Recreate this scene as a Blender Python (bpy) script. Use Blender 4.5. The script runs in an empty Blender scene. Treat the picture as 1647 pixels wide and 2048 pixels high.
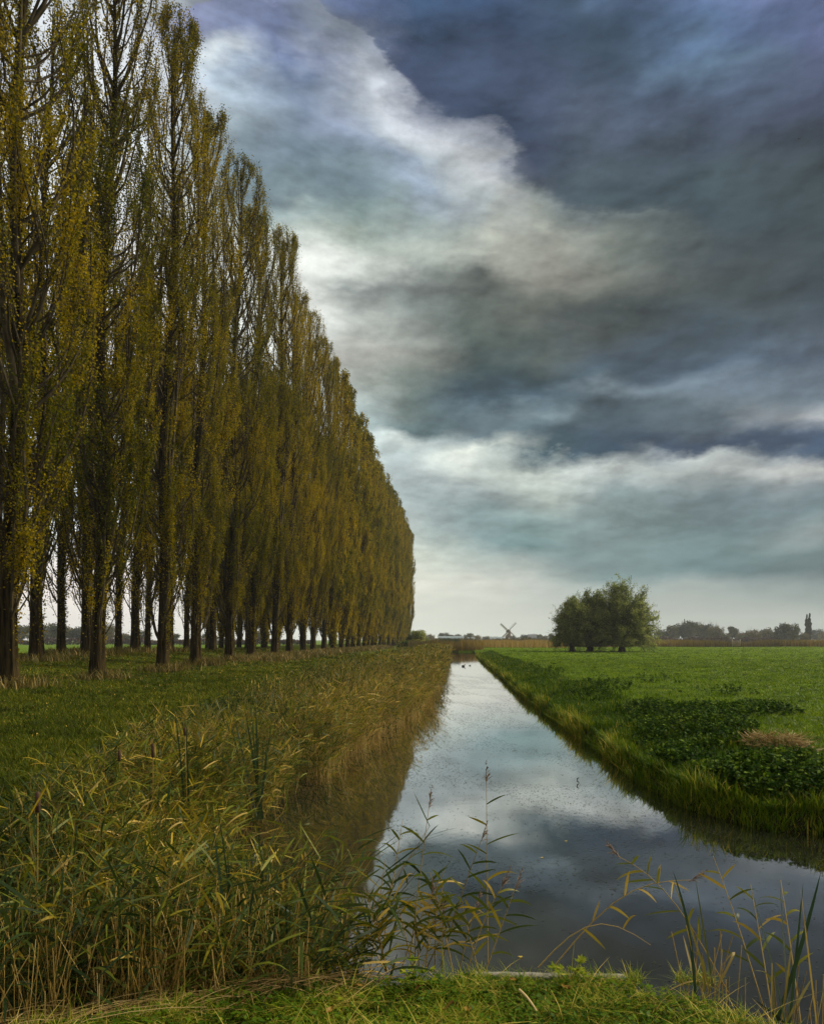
import bpy, math, random
import numpy as np
R = math.radians
rng = np.random.default_rng(7)
random.seed(7)
scene = bpy.context.scene
col = scene.collection

# ------------------------------------------------------------------ camera
F, CX, CY, EYE = 1365.0, 911.0, 1280.0, 1.7      # photo focal length and vanishing point in its own pixels
cam_d = bpy.data.cameras.new('camera'); cam = bpy.data.objects.new('camera', cam_d); col.objects.link(cam)
cam.location = (0, 0, EYE); cam.rotation_euler = (R(90), 0, 0)
cam_d.sensor_fit = 'VERTICAL'; cam_d.sensor_height = 36.0; cam_d.lens = F/2048*36.0
cam_d.shift_x = (823.5-CX)/2048; cam_d.shift_y = (CY-1024)/2048
cam_d.clip_start = 0.05; cam_d.clip_end = 20000
scene.camera = cam
def at(px, py, Y): return ((px-CX)/F*Y, Y, EYE-(py-CY)/F*Y)

# ------------------------------------------------------------------ light, exposure
SUN_AZ, SUN_EL = 64.0, 37.0                    # azimuth from +Y towards +X
scene.view_settings.view_transform = 'Standard'; scene.view_settings.look = 'None'
scene.view_settings.gamma = 1.0; scene.view_settings.exposure = 0.35; scene.view_settings.use_curve_mapping = False
sd = bpy.data.lights.new('sun', 'SUN'); sd.energy = 5.0; sd.angle = R(11); sd.color = (1.0, .90, .72)
so = bpy.data.objects.new('sun', sd); col.objects.link(so)
so.rotation_euler = (R(90-SUN_EL), 0, R(180-SUN_AZ)); so.location = (0, 0, 60)
scene.cycles.max_bounces = 6; scene.cycles.diffuse_bounces = 3; scene.cycles.glossy_bounces = 3
scene.cycles.transmission_bounces = 3; scene.cycles.volume_bounces = 0; scene.cycles.transparent_max_bounces = 6
scene.cycles.use_adaptive_sampling = True
scene.cycles.adaptive_threshold = 0.02

# ------------------------------------------------------------------ sky (world nodes only)
def s2l(c): return tuple((v/255/12.92 if v <= 10 else ((v/255+.055)/1.055)**2.4) for v in c)
class N:
    def __init__(s, tree): s.t = tree
    def new(s, typ, **kw):
        n = s.t.nodes.new(typ)
        for k, v in kw.items(): setattr(n, k, v)
        return n
    def put(s, sock, v):
        if v is None: return
        if isinstance(v, bpy.types.NodeSocket): s.t.links.new(v, sock)
        else: sock.default_value = v
    def m(s, op, a, b=None, c=None, clamp=False):
        n = s.new('ShaderNodeMath', operation=op, use_clamp=clamp)
        for i, v in enumerate((a, b, c)): s.put(n.inputs[i], v) if v is not None else None
        return n.outputs[0]
    def mr(s, v, a, b, c, d, clamp=True, interp='LINEAR'):
        n = s.new('ShaderNodeMapRange', clamp=clamp, interpolation_type=interp)
        for i, x in enumerate((v, a, b, c, d)): s.put(n.inputs[i], x)
        return n.outputs[0]
    def mix(s, f, a, b, blend='MIX'):
        n = s.new('ShaderNodeMix', data_type='RGBA', blend_type=blend)
        s.put(n.inputs[0], f); s.put(n.inputs[6], a); s.put(n.inputs[7], b)
        return n.outputs[2]
    def ramp(s, f, stops, interp='LINEAR'):
        n = s.new('ShaderNodeValToRGB'); cr = n.color_ramp; cr.interpolation = interp
        while len(cr.elements) < len(stops): cr.elements.new(.5)
        for e, (p, c) in zip(cr.elements, stops):
            e.position = max(0, min(1, p)); e.color = (c[0], c[1], c[2], 1)
        s.put(n.inputs[0], f); return n.outputs[0]
    def noise(s, vec, scale, detail=4, rough=.55, dist=0, out=0):
        n = s.new('ShaderNodeTexNoise'); s.put(n.inputs['Vector'], vec)
        n.inputs['Scale'].default_value = scale; n.inputs['Detail'].default_value = detail
        n.inputs['Roughness'].default_value = rough; n.inputs['Distortion'].default_value = dist
        return n.outputs[out]
    def comb(s, x, y, z):
        n = s.new('ShaderNodeCombineXYZ')
        for i, v in enumerate((x, y, z)): s.put(n.inputs[i], v)
        return n.outputs[0]
    def sep(s, v):
        n = s.new('ShaderNodeSeparateXYZ'); s.put(n.inputs[0], v); return n.outputs

# sky colours (sRGB) read down columns of the sky: azimuth column -> [(height row, colour)]
SKY = {
 250: [(0,(195,197,215)),(200,(205,205,222)),(400,(215,215,225)),(600,(225,222,226)),(800,(225,225,230)),(1000,(215,222,228)),(1160,(222,210,206)),(1278,(205,200,196))],
 400: [(0,(130,135,165)),(50,(120,128,165)),(105,(190,195,215)),(170,(165,180,200)),(240,(150,165,178)),(330,(165,175,182)),(430,(190,196,196)),(520,(208,209,208)),(700,(215,215,215)),(1160,(215,208,202)),(1278,(205,202,196))],
 460: [(0,(118,124,165)),(60,(112,124,160)),(110,(195,200,220)),(160,(150,165,185)),(240,(128,144,158)),(320,(115,135,150)),(380,(128,147,157)),(430,(172,180,178)),(500,(204,206,204)),(700,(214,216,213)),(1278,(205,202,196))],
 600: [(0,(118,126,166)),(80,(98,113,152)),(160,(96,114,148)),(240,(108,124,146)),(320,(104,124,140)),(380,(118,138,147)),(430,(168,178,176)),(500,(208,211,209)),(560,(210,211,209)),(640,(208,210,208)),(760,(195,200,200)),(1160,(205,203,195)),(1278,(200,200,192))],
 700: [(0,(92,106,148)),(60,(120,127,165)),(110,(168,170,198)),(170,(145,150,185)),(240,(122,134,160)),(320,(113,133,150)),(400,(116,136,138)),(450,(156,168,162)),(510,(208,211,208)),(560,(202,205,202)),(600,(150,156,156)),(645,(168,171,168)),(700,(163,162,158)),(760,(176,178,174)),(830,(172,186,188)),(900,(176,188,190)),(1000,(168,180,182)),(1150,(195,198,192)),(1278,(196,198,190))],
 830: [(0,(42,76,112)),(80,(46,70,100)),(150,(62,76,108)),(200,(150,152,184)),(250,(182,182,206)),(320,(164,170,196)),(380,(138,154,176)),(440,(144,157,158)),(500,(166,173,168)),(550,(142,150,147)),(590,(120,126,126)),(640,(132,141,140)),(700,(133,135,131)),(750,(116,125,121)),(800,(110,124,122)),(845,(104,128,134)),(872,(192,200,200)),(900,(168,180,182)),(940,(150,160,164)),(1000,(150,163,166)),(1060,(156,166,167)),(1115,(200,205,196)),(1160,(196,196,187)),(1220,(192,193,185)),(1278,(197,199,191))],
 960: [(0,(34,74,114)),(80,(50,70,100)),(160,(56,74,104)),(240,(48,68,98)),(285,(140,142,174)),(340,(168,168,178)),(400,(155,160,160)),(460,(168,170,163)),(520,(158,160,153)),(568,(94,99,97)),(610,(108,115,111)),(680,(85,98,95)),(740,(64,82,88)),(790,(60,80,92)),(840,(92,112,122)),(875,(110,130,140)),(910,(198,201,195)),(960,(152,162,164)),(1010,(130,150,155)),(1060,(126,146,150)),(1088,(118,142,147)),(1116,(158,170,169)),(1160,(187,187,180)),(1220,(182,184,177)),(1278,(190,192,184))],
 1080: [(0,(50,78,112)),(80,(55,75,100)),(160,(64,80,110)),(240,(70,85,114)),(320,(60,74,100)),(360,(70,80,98)),(395,(118,126,128)),(450,(154,156,149)),(510,(138,138,131)),(560,(132,132,125)),(620,(106,109,104)),(680,(90,98,95)),(740,(60,78,85)),(790,(75,99,116)),(825,(112,130,140)),(870,(70,90,102)),(915,(66,92,104)),(948,(186,193,188)),(990,(152,162,159)),(1040,(120,145,147)),(1090,(95,125,128)),(1120,(134,149,150)),(1160,(172,177,174)),(1220,(174,177,172)),(1278,(184,187,180))],
 1200: [(0,(54,78,102)),(80,(54,77,99)),(160,(60,80,104)),(240,(74,88,111)),(320,(70,84,100)),(400,(70,87,97)),(438,(112,122,125)),(500,(110,118,115)),(560,(117,120,114)),(620,(80,88,88)),(680,(70,84,97)),(730,(72,92,108)),(772,(108,123,135)),(800,(72,88,98)),(860,(70,90,105)),(912,(44,74,99)),(945,(184,190,190)),(1000,(125,141,145)),(1060,(115,135,138)),(1100,(110,132,136)),(1145,(113,137,140)),(1175,(152,162,161)),(1220,(162,166,161)),(1278,(172,176,170))],
 1420: [(0,(76,104,150)),(60,(70,104,146)),(130,(80,108,136)),(200,(72,90,118)),(280,(68,82,105)),(360,(70,88,98)),(440,(65,82,92)),(520,(72,80,85)),(600,(72,82,86)),(660,(68,82,92)),(720,(72,92,112)),(760,(102,119,135)),(810,(85,100,112)),(850,(80,95,108)),(888,(45,64,90)),(915,(172,177,178)),(960,(141,148,150)),(1010,(105,122,130)),(1060,(95,118,125)),(1100,(100,125,130)),(1142,(88,117,124)),(1176,(142,152,152)),(1240,(157,162,159)),(1278,(162,166,163))],
 1647: [(0,(84,98,142)),(60,(74,87,128)),(130,(72,84,116)),(200,(66,78,104)),(280,(62,72,86)),(360,(65,78,85)),(440,(65,80,85)),(520,(62,75,82)),(600,(62,75,85)),(660,(72,85,98)),(720,(85,100,120)),(780,(95,110,125)),(828,(163,164,169)),(868,(60,85,115)),(902,(45,75,105)),(938,(182,182,182)),(980,(120,130,138)),(1030,(100,120,128)),(1080,(130,140,142)),(1110,(95,115,120)),(1140,(86,108,115)),(1178,(124,138,140)),(1240,(152,159,156)),(1278,(158,163,160))],
}
YB = [(0,5),(700,10),(750,60),(830,190),(880,240),(960,272),(1010,335),(1080,372),(1200,425),(1330,440),(1420,450),(1647,450)]
def yb(x):
    return float(np.interp(x, [a for a, b in YB], [b for a, b in YB]))
def yprime(x, y):
    b = yb(x)
    if y < b: return 300*y/b
    if y < 620: return 300+(y-b)/(620-b)*320
    return y
def calm(c):
    r, g, b = c
    if b-(r+g)/2 > 8 and r > g-8: b = (r+g)/2+(b-(r+g)/2)*.5; r -= 3
    return tuple(min(255, v*1.03) for v in (r, g, b))
def build_sky():
    w = bpy.data.worlds.new('World'); scene.world = w; w.use_nodes = True
    t = w.node_tree; t.nodes.clear(); n = N(t)
    out = n.new('ShaderNodeOutputWorld'); bg = n.new('ShaderNodeBackground'); bg.inputs[1].default_value = 0.1
    t.links.new(bg.outputs[0], out.inputs[0])
    nish = n.new('ShaderNodeTexSky'); nish.sky_type = 'NISHITA'; nish.sun_disc = False
    nish.sun_elevation = R(SUN_EL); nish.sun_rotation = R(SUN_AZ)
    tc = n.new('ShaderNodeTexCoord'); d = n.sep(tc.outputs['Generated'])
    dx, dy, dz = d[0], d[1], d[2]
    h = n.m('SQRT', n.m('ADD', n.m('MULTIPLY', dx, dx), n.m('MULTIPLY', dy, dy)))
    az = n.m('ARCTAN2', dx, dy)
    up = n.m('MAXIMUM', dz, 0.0)
    tanel = n.m('MINIMUM', n.m('DIVIDE', up, n.m('MAXIMUM', h, .02)), 1.4)
    # cloud-layer coordinates: flatter towards the horizon
    k = n.m('ADD', up, .16)
    P = n.comb(n.m('DIVIDE', dx, k), n.m('DIVIDE', dy, k), 0.0)
    Pd = n.comb(n.m('MULTIPLY', az, 1.0), n.m('MULTIPLY', tanel, 1.7), 0.3)
    w1 = n.new('ShaderNodeTexNoise'); n.put(w1.inputs['Vector'], Pd); w1.inputs['Scale'].default_value = 5.5
    w1.inputs['Detail'].default_value = 6; w1.inputs['Roughness'].default_value = .56
    wc = n.sep(w1.outputs['Color'])
    amp = n.mr(tanel, 0.0, .35, .25, 1.0)
    azw = n.m('ADD', az, n.m('MULTIPLY', n.m('MULTIPLY', n.m('SUBTRACT', wc[0], .5), .26), amp))
    azc = n.m('MINIMUM', n.m('MAXIMUM', azw, R(-34)), R(34))
    tew = n.m('ADD', tanel, n.m('MULTIPLY', n.m('MULTIPLY', n.m('SUBTRACT', wc[1], .5), .17), amp))
    x = n.m('MULTIPLY_ADD', n.m('TANGENT', azc), F, CX)
    y = n.m('SUBTRACT', CY, n.m('MULTIPLY', n.m('DIVIDE', tew, n.m('COSINE', azc)), F))
    fc = n.new('ShaderNodeFloatCurve'); c = fc.mapping.curves[0]
    pts = [(a/1700, b/600) for a, b in YB]
    c.points[0].location = pts[0]; c.points[1].location = pts[-1]
    for p in pts[1:-1]: c.points.new(*p)
    for p in c.points: p.handle_type = 'VECTOR'
    fc.mapping.update(); n.put(fc.inputs[1], n.m('DIVIDE', x, 1700.0)); b = n.m('MULTIPLY', fc.outputs[0], 600.0)
    above = n.m('DIVIDE', n.m('MULTIPLY', y, 300.0), b)
    below = n.m('ADD', n.m('MULTIPLY', n.m('DIVIDE', n.m('SUBTRACT', y, b), n.m('SUBTRACT', 620.0, b)), 320.0), 300.0)
    isb = n.m('GREATER_THAN', y, b); isl = n.m('GREATER_THAN', y, 620.0)
    yp = n.m('ADD', n.m('MULTIPLY', n.m('SUBTRACT', 1.0, isb), above), n.m('MULTIPLY', isb, below))
    yp = n.m('ADD', n.m('MULTIPLY', n.m('SUBTRACT', 1.0, isl), yp), n.m('MULTIPLY', isl, y))
    tt = n.m('DIVIDE', yp, 1280.0, clamp=True)
    prev = None; xs = sorted(SKY)
    for i, cx in enumerate(xs):
        stops = [(yprime(cx, yy)/1280, s2l(calm(cc))) for yy, cc in SKY[cx]]
        cc = n.ramp(tt, stops, 'LINEAR')
        prev = cc if prev is None else n.mix(n.mr(x, float(xs[i-1]), float(cx), 0.0, 1.0), prev, cc)
    # wisps and lumps
    n2 = n.noise(P, 1.6, 5, .55, .2); n3 = n.noise(Pd, 11.0, 6, .52, .2); n4 = n.noise(P, 4.0, 4, .5, .1)
    Pl = n.comb(az, n.m('ADD', n.m('MULTIPLY', tanel, 1.2), n.m('MULTIPLY', n.m('LOGARITHM', n.m('MULTIPLY_ADD', tanel, 6.0, 1.0), math.e), .35)), .7)
    vo = n.new('ShaderNodeVectorMath', operation='ADD'); n.put(vo.inputs[0], Pl); vo.inputs[1].default_value = (.012, -.026, 0)
    vo2 = n.new('ShaderNodeVectorMath', operation='ADD'); n.put(vo2.inputs[0], Pl); vo2.inputs[1].default_value = (.005, -.011, 0)
    emb2 = n.m('SUBTRACT', n.noise(Pl, 17.0, 5, .5, .1), n.noise(vo2.outputs[0], 17.0, 5, .5, .1))
    emb = n.m('SUBTRACT', n.noise(Pl, 6.5, 7, .55, .1), n.noise(vo.outputs[0], 6.5, 7, .55, .1))
    bil = n.m('ABSOLUTE', n.m('SUBTRACT', n.noise(Pl, 7.0, 5, .5, .15), .5)); bil2 = n.m('ABSOLUTE', n.m('SUBTRACT', n.noise(Pl, 19.0, 4, .5, .1), .5))
    puff = n.m('SUBTRACT', n.m('ADD', n.m('MULTIPLY', bil, 1.5), n.m('MULTIPLY', bil2, .6)), .18)
    det = n.m('ADD', n.m('ADD', n.m('MULTIPLY', n.m('SUBTRACT', n2, .5), .35), n.m('MULTIPLY', n.m('SUBTRACT', n3, .5), .55)),
              n.m('ADD', n.m('MULTIPLY', n.m('SUBTRACT', n4, .5), .25), n.m('ADD', n.m('MULTIPLY', puff, .4), n.m('ADD', n.m('MULTIPLY', emb, 1.05), n.m('MULTIPLY', emb2, .5)))))
    fade = n.mr(tanel, .04, .17, .08, 1.0)
    mul = n.m('MAXIMUM', n.m('MULTIPLY_ADD', n.m('MULTIPLY', det, fade), 1.15, 1.0), .45)
    vm = n.new('ShaderNodeVectorMath', operation='SCALE'); n.put(vm.inputs[0], prev); n.put(vm.inputs['Scale'], mul)
    hs = n.new('ShaderNodeHueSaturation'); hs.inputs['Saturation'].default_value = .78; gm = n.new('ShaderNodeGamma'); gm.inputs[1].default_value = 1.2; n.put(gm.inputs[0], vm.outputs[0]); n.put(hs.inputs['Color'], gm.outputs[0]); cl = n.mix(1.0, hs.outputs[0], (1.0, 1.025, .98, 1), 'MULTIPLY')
    # the rest of the dome (overhead, beside and behind): even cloud out of view, brightened and warmed as fill light
    rest = n.mix(n.mr(n2, .35, .7, 0.0, 1.0), (.32, .31, .295, 1), (.72, .69, .625, 1))
    side = n.mr(n.m('ABSOLUTE', az), R(36), R(62), 0.0, 1.0, interp='SMOOTHSTEP')
    top = n.mr(tanel, .95, 1.35, 0.0, 1.0, interp='SMOOTHSTEP')
    cl = n.mix(n.m('MAXIMUM', side, top), cl, rest)
    v2 = n.new('ShaderNodeVectorMath', operation='SCALE'); n.put(v2.inputs[0], cl); v2.inputs['Scale'].default_value = 10.9
    fin = n.mix(.985, nish.outputs[0], v2.outputs[0])
    t.links.new(fin, bg.inputs[0])
build_sky()

# ------------------------------------------------------------------ helpers
def tag(o, label=None, cat=None, group=None, kind=None):
    if label: o['label'] = label
    if cat: o['category'] = cat
    if group: o['group'] = group
    if kind: o['kind'] = kind
    return o
def empty(name, loc=(0, 0, 0), rz=0):
    o = bpy.data.objects.new(name, None); o.location = loc; o.rotation_euler = (0, 0, rz); o.empty_display_size = .1
    col.objects.link(o); return o
def copy_tree(o, parent=None):
    c = o.copy(); col.objects.link(c)
    if parent: c.parent = parent
    for ch in list(o.children): copy_tree(ch, c)
    return c
class MB:
    """collects vertices, quads/tris, a per-vertex tone and a material index"""
    def __init__(s): s.v = []; s.f = []; s.t = []; s.mi = []; s.n = 0
    def add(s, v, f, tone=0.5, mi=0):
        v = np.asarray(v, float).reshape(-1, 3); f = np.asarray(f, int)
        s.v.append(v); s.f.append(f+s.n); s.n += len(v)
        s.t.append(np.broadcast_to(np.asarray(tone, float), (len(v),)).copy()); s.mi.append(np.full(len(f), mi))
        return s
    def tubes(s, P, rad, sides=3, tone=.5, mi=0, cap=False):
        P = np.asarray(P, float); n, k, _ = P.shape
        rad = np.broadcast_to(np.asarray(rad, float), (n, k))
        T = np.gradient(P, axis=1); T /= np.linalg.norm(T, axis=2, keepdims=True)+1e-9
        ref = np.where(np.abs(T[:, :1, 2:3]).mean(axis=1, keepdims=True) > .8, np.array([1., 0.1, 0.]), np.array([0., 0., 1.]))
        U = np.cross(T, np.broadcast_to(ref, T.shape)); U /= np.linalg.norm(U, axis=2, keepdims=True)+1e-9
        W = np.cross(T, U)
        a = np.arange(sides)/sides*2*np.pi
        V = P[:, :, None]+rad[:, :, None, None]*(np.cos(a)[None, None, :, None]*U[:, :, None]+np.sin(a)[None, None, :, None]*W[:, :, None])
        idx = np.arange(n*k*sides).reshape(n, k, sides); nx = np.roll(idx, -1, axis=2)
        f = np.stack([idx[:, :-1], nx[:, :-1], nx[:, 1:], idx[:, 1:]], -1).reshape(-1, 4)
        tn = np.asarray(tone, float)
        if tn.ndim == 1: tn = np.repeat(tn, k*sides)
        s.add(V, f, tn, mi)
        if cap:
            for i in range(n): s.add(V[i, -1], [list(range(sides))], float(np.mean(tn)), mi) if sides == 4 else None
        return s
    def strips(s, P, wid, side, tone=.5, mi=0):
        """blades: P (n,k,3), wid (n,k) half widths, side (n,3)"""
        P = np.asarray(P, float); n, k, _ = P.shape
        wid = np.broadcast_to(np.asarray(wid, float), (n, k)); S = side[:, None, :]*wid[:, :, None]
        V = np.stack([P-S, P+S], 2)
        idx = np.arange(n*k*2).reshape(n, k, 2)
        f = np.stack([idx[:, :-1, 0], idx[:, :-1, 1], idx[:, 1:, 1], idx[:, 1:, 0]], -1).reshape(-1, 4)
        tn = np.asarray(tone, float)
        if tn.ndim == 1: tn = np.repeat(tn, k*2)
        return s.add(V, f, tn, mi)
    def leaves(s, C, D, S, a, b, tone=.5, mi=0):
        """kite leaves: centre C, length axis D, side axis S, half length a, half width b"""
        a = np.broadcast_to(np.asarray(a, float), (len(C),))[:, None]; b = np.broadcast_to(np.asarray(b, float), (len(C),))[:, None]
        V = np.stack([C-D*a, C-D*a*.15+S*b, C+D*a, C-D*a*.15-S*b], 1)
        f = np.arange(len(C)*4).reshape(-1, 4)
        tn = np.asarray(tone, float)
        if tn.ndim == 1: tn = np.repeat(tn, 4)
        return s.add(V, f, tn, mi)
    def box(s, c, size, rz=0, tone=.5, mi=0, tilt=None):
        v = np.array([[x, y, z] for z in (-.5, .5) for x, y in ((-.5, -.5), (.5, -.5), (.5, .5), (-.5, .5))])*np.array(size)
        if tilt is not None: v = v @ np.array(tilt).T
        cz, sz = math.cos(rz), math.sin(rz)
        v = v @ np.array([[cz, -sz, 0], [sz, cz, 0], [0, 0, 1]]).T+np.array(c)
        return s.add(v, [[0, 3, 2, 1], [4, 5, 6, 7], [0, 1, 5, 4], [1, 2, 6, 5], [2, 3, 7, 6], [3, 0, 4, 7]], tone, mi)
    def build(s, name, mats, parent=None, smooth=False):
        me = bpy.data.meshes.new(name)
        v = np.concatenate(s.v); nv = len(v)
        me.vertices.add(nv); me.vertices.foreach_set('co', v.ravel())
        sizes = np.concatenate([np.full(len(f), f.shape[1]) for f in s.f]); li = np.concatenate([f.ravel() for f in s.f])
        me.loops.add(len(li)); me.loops.foreach_set('vertex_index', li.astype(np.int32))
        me.polygons.add(len(sizes)); st = np.zeros(len(sizes), np.int32); st[1:] = np.cumsum(sizes)[:-1]
        me.polygons.foreach_set('loop_start', st)
        me.polygons.foreach_set('material_index', np.concatenate(s.mi).astype(np.int32))
        if smooth: me.polygons.foreach_set('use_smooth', np.ones(len(sizes), bool))
        at_ = me.attributes.new('tone', 'FLOAT', 'POINT'); at_.data.foreach_set('value', np.concatenate(s.t).astype(np.float32))
        for m in (mats if isinstance(mats, (list, tuple)) else [mats]): me.materials.append(m)
        me.update(calc_edges=True)
        o = bpy.data.objects.new(name, me); col.objects.link(o)
        if parent: o.parent = parent
        return o
def unit(v): return v/(np.linalg.norm(v, axis=-1, keepdims=True)+1e-9)
def rdir(n): return unit(rng.normal(size=(n, 3)))
def perp(D, n=None):
    return unit(np.cross(D, rdir(len(D))))

# ------------------------------------------------------------------ materials
def mat(name):
    m = bpy.data.materials.new(name); m.use_nodes = True; t = m.node_tree; t.nodes.clear()
    n = N(t); out = n.new('ShaderNodeOutputMaterial'); return m, n, out
def foliage(name, stops, trans=.35, rough=.55, objvar=.0, scale=0, gloss=.12):
    """stops: colour ramp over the per-leaf tone; objvar: variation from tree to tree"""
    m, n, out = mat(name)
    a = n.new('ShaderNodeAttribute', attribute_name='tone'); f = a.outputs['Fac']
    if objvar:
        oi = n.new('ShaderNodeObjectInfo'); f = n.m('ADD', f, n.m('MULTIPLY', n.m('SUBTRACT', oi.outputs['Random'], .5), objvar))
    if scale:
        g = n.new('ShaderNodeNewGeometry'); f = n.m('ADD', f, n.m('MULTIPLY', n.m('SUBTRACT', n.noise(g.outputs['Position'], scale, 3), .5), .9))
    c = n.ramp(f, stops)
    p = n.new('ShaderNodeBsdfPrincipled'); n.put(p.inputs['Base Color'], c); p.inputs['Roughness'].default_value = rough
    p.inputs['Specular IOR Level'].default_value = gloss
    tr = n.new('ShaderNodeBsdfTranslucent'); n.put(tr.inputs[0], c)
    mx = n.new('ShaderNodeMixShader'); mx.inputs[0].default_value = trans
    n.t.links.new(p.outputs[0], mx.inputs[1]); n.t.links.new(tr.outputs[0], mx.inputs[2]); n.t.links.new(mx.outputs[0], out.inputs[0])
    return m
def plain(name, c1, c2=None, scale=8, rough=.8, bump=0, stretch=(1, 1, 1), metal=0, spec=.3, detail=5):
    m, n, out = mat(name); c2 = c2 or c1
    tc = n.new('ShaderNodeTexCoord'); mp = n.new('ShaderNodeMapping'); n.put(mp.inputs[0], tc.outputs['Object']); mp.inputs['Scale'].default_value = stretch
    nz = n.noise(mp.outputs[0], scale, detail, .6)
    c = n.mix(n.mr(nz, .35, .65, 0, 1), c1+(1,), c2+(1,))
    p = n.new('ShaderNodeBsdfPrincipled'); n.put(p.inputs['Base Color'], c); p.inputs['Roughness'].default_value = rough
    p.inputs['Metallic'].default_value = metal; p.inputs['Specular IOR Level'].default_value = spec
    if bump:
        b = n.new('ShaderNodeBump'); b.inputs['Strength'].default_value = 1; b.inputs['Distance'].default_value = bump; n.put(b.inputs['Height'], nz)
        n.t.links.new(b.outputs[0], p.inputs['Normal'])
    n.t.links.new(p.outputs[0], out.inputs[0]); return m
M = {}
M['poplar_leaf'] = foliage('poplar_leaf', [(0, (.045, .055, .001)), (.3, (.14, .125, .002)), (.6, (.26, .195, .002)), (.88, (.32, .215, .002)), (1, (.42, .31, .006))], .46, .6, .2, .16, .04)
M['bark'] = plain('bark', (.003, .002, .001), (.05, .036, .014), 7, .97, .12, (1.6, 1.6, .14), spec=.02)
M['twig'] = plain('twig', (.02, .016, .007), (.07, .055, .03), 2, .9, spec=.05)
M['willow_leaf'] = foliage('willow_leaf', [(0, (.035, .048, .008)), (.5, (.13, .165, .025)), (.85, (.25, .28, .055)), (1, (.40, .40, .13))], .48, .5, .3, .3, .1)
M['wood_dark'] = plain('wood_dark', (.015, .012, .008), (.05, .04, .028), 6, .9, .03, (2, 2, .3))
M['far_leaf'] = foliage('far_leaf', [(0, (.02, .03, .012)), (.5, (.05, .062, .02)), (.85, (.09, .085, .025)), (1, (.15, .11, .035))], .2, .7, .9, .05)
M['far_olive'] = foliage('far_olive', [(0, (.035, .035, .012)), (.5, (.085, .075, .022)), (1, (.16, .12, .035))], .2, .7, .5, .05)
M['reed_leaf'] = foliage('reed_leaf', [(0, (.014, .03, .006)), (.3, (.045, .065, .008)), (.55, (.115, .125, .007)), (.8, (.29, .20, .012)), (1, (.46, .33, .10))], .35, .5, 0, .6, .12)
M['reed_stem'] = foliage('reed_stem', [(0, (.09, .06, .01)), (.5, (.30, .20, .045)), (1, (.52, .38, .13))], .2, .6, 0, .8, .15)
M['seed'] = foliage('seed', [(0, (.07, .045, .03)), (1, (.25, .18, .12))], .2, .8)
M['cattail_leaf'] = foliage('cattail_leaf', [(0, (.012, .03, .012)), (.6, (.035, .065, .02)), (.85, (.10, .11, .02)), (1, (.35, .24, .05))], .2, .4, 0, 0, .5)
M['cattail_head'] = plain('cattail_head', (.03, .014, .008), (.06, .03, .015), 60, .95, .002)
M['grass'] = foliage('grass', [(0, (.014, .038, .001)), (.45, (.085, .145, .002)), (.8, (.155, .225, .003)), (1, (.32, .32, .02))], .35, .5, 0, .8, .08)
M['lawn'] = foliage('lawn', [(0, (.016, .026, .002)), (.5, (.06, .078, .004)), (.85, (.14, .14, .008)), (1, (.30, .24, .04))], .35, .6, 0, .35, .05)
M['bank_grass'] = foliage('bank_grass', [(0, (.012, .034, .002)), (.4, (.05, .095, .003)), (.75, (.15, .17, .008)), (1, (.40, .29, .05))], .35, .6, 0, .9, .04)
M['near_grass'] = foliage('near_grass', [(0, (.02, .05, .004)), (.35, (.07, .13, .006)), (.7, (.21, .23, .012)), (1, (.50, .38, .09))], .35, .55, 0, 1.3, .05)
M['nettle'] = foliage('nettle', [(0, (.005, .014, .001)), (.5, (.018, .046, .004)), (.8, (.042, .085, .006)), (1, (.10, .15, .01))], .25, .7, 0, 1.1, .03)
M['dry_grass'] = foliage('dry_grass', [(0, (.05, .05, .008)), (.5, (.13, .10, .022)), (1, (.32, .23, .08))], .3, .6, 0, 0)
M['belt'] = foliage('belt', [(0, (.07, .06, .016)), (.45, (.20, .14, .03)), (1, (.36, .25, .07))], .25, .7, 0, .06)
M['straw'] = foliage('straw', [(0, (.10, .06, .02)), (.5, (.26, .18, .06)), (1, (.50, .38, .17))], .2, .6)
M['litter'] = foliage('litter', [(0, (.10, .045, .012)), (.5, (.20, .12, .02)), (1, (.40, .30, .04))], .15, .6)
M['speck'] = foliage('speck', [(0, (.008, .01, .006)), (.8, (.03, .035, .015)), (1, (.25, .22, .08))], .0, .7)

def ground_mat(name, cols, scale, bump):
    m, n, out = mat(name); g = n.new('ShaderNodeNewGeometry'); P = g.outputs['Position']
    a = n.noise(P, scale, 8, .65); b = n.noise(P, scale*.12, 4, .55); c_ = n.noise(P, scale*7, 3, .6)
    f = n.m('ADD', n.m('MULTIPLY', a, .5), n.m('ADD', n.m('MULTIPLY', b, .35), n.m('MULTIPLY', c_, .25)))
    c = n.ramp(n.mr(f, .36, .74, 0, 1), cols)
    p = n.new('ShaderNodeBsdfPrincipled'); n.put(p.inputs['Base Color'], c); p.inputs['Roughness'].default_value = .95; p.inputs['Specular IOR Level'].default_value = .02
    bb = n.new('ShaderNodeBump'); bb.inputs['Distance'].default_value = bump; n.put(bb.inputs['Height'], f); n.t.links.new(bb.outputs[0], p.inputs['Normal'])
    n.t.links.new(p.outputs[0], out.inputs[0]); return m
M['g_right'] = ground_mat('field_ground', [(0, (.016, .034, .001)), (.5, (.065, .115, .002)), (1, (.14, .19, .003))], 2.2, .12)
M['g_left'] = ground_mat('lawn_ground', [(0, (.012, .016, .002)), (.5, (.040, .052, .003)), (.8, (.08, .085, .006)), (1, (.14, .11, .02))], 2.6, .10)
M['g_near'] = ground_mat('near_ground', [(0, (.012, .012, .004)), (.6, (.035, .04, .008)), (1, (.09, .08, .02))], 6, .05)
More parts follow.
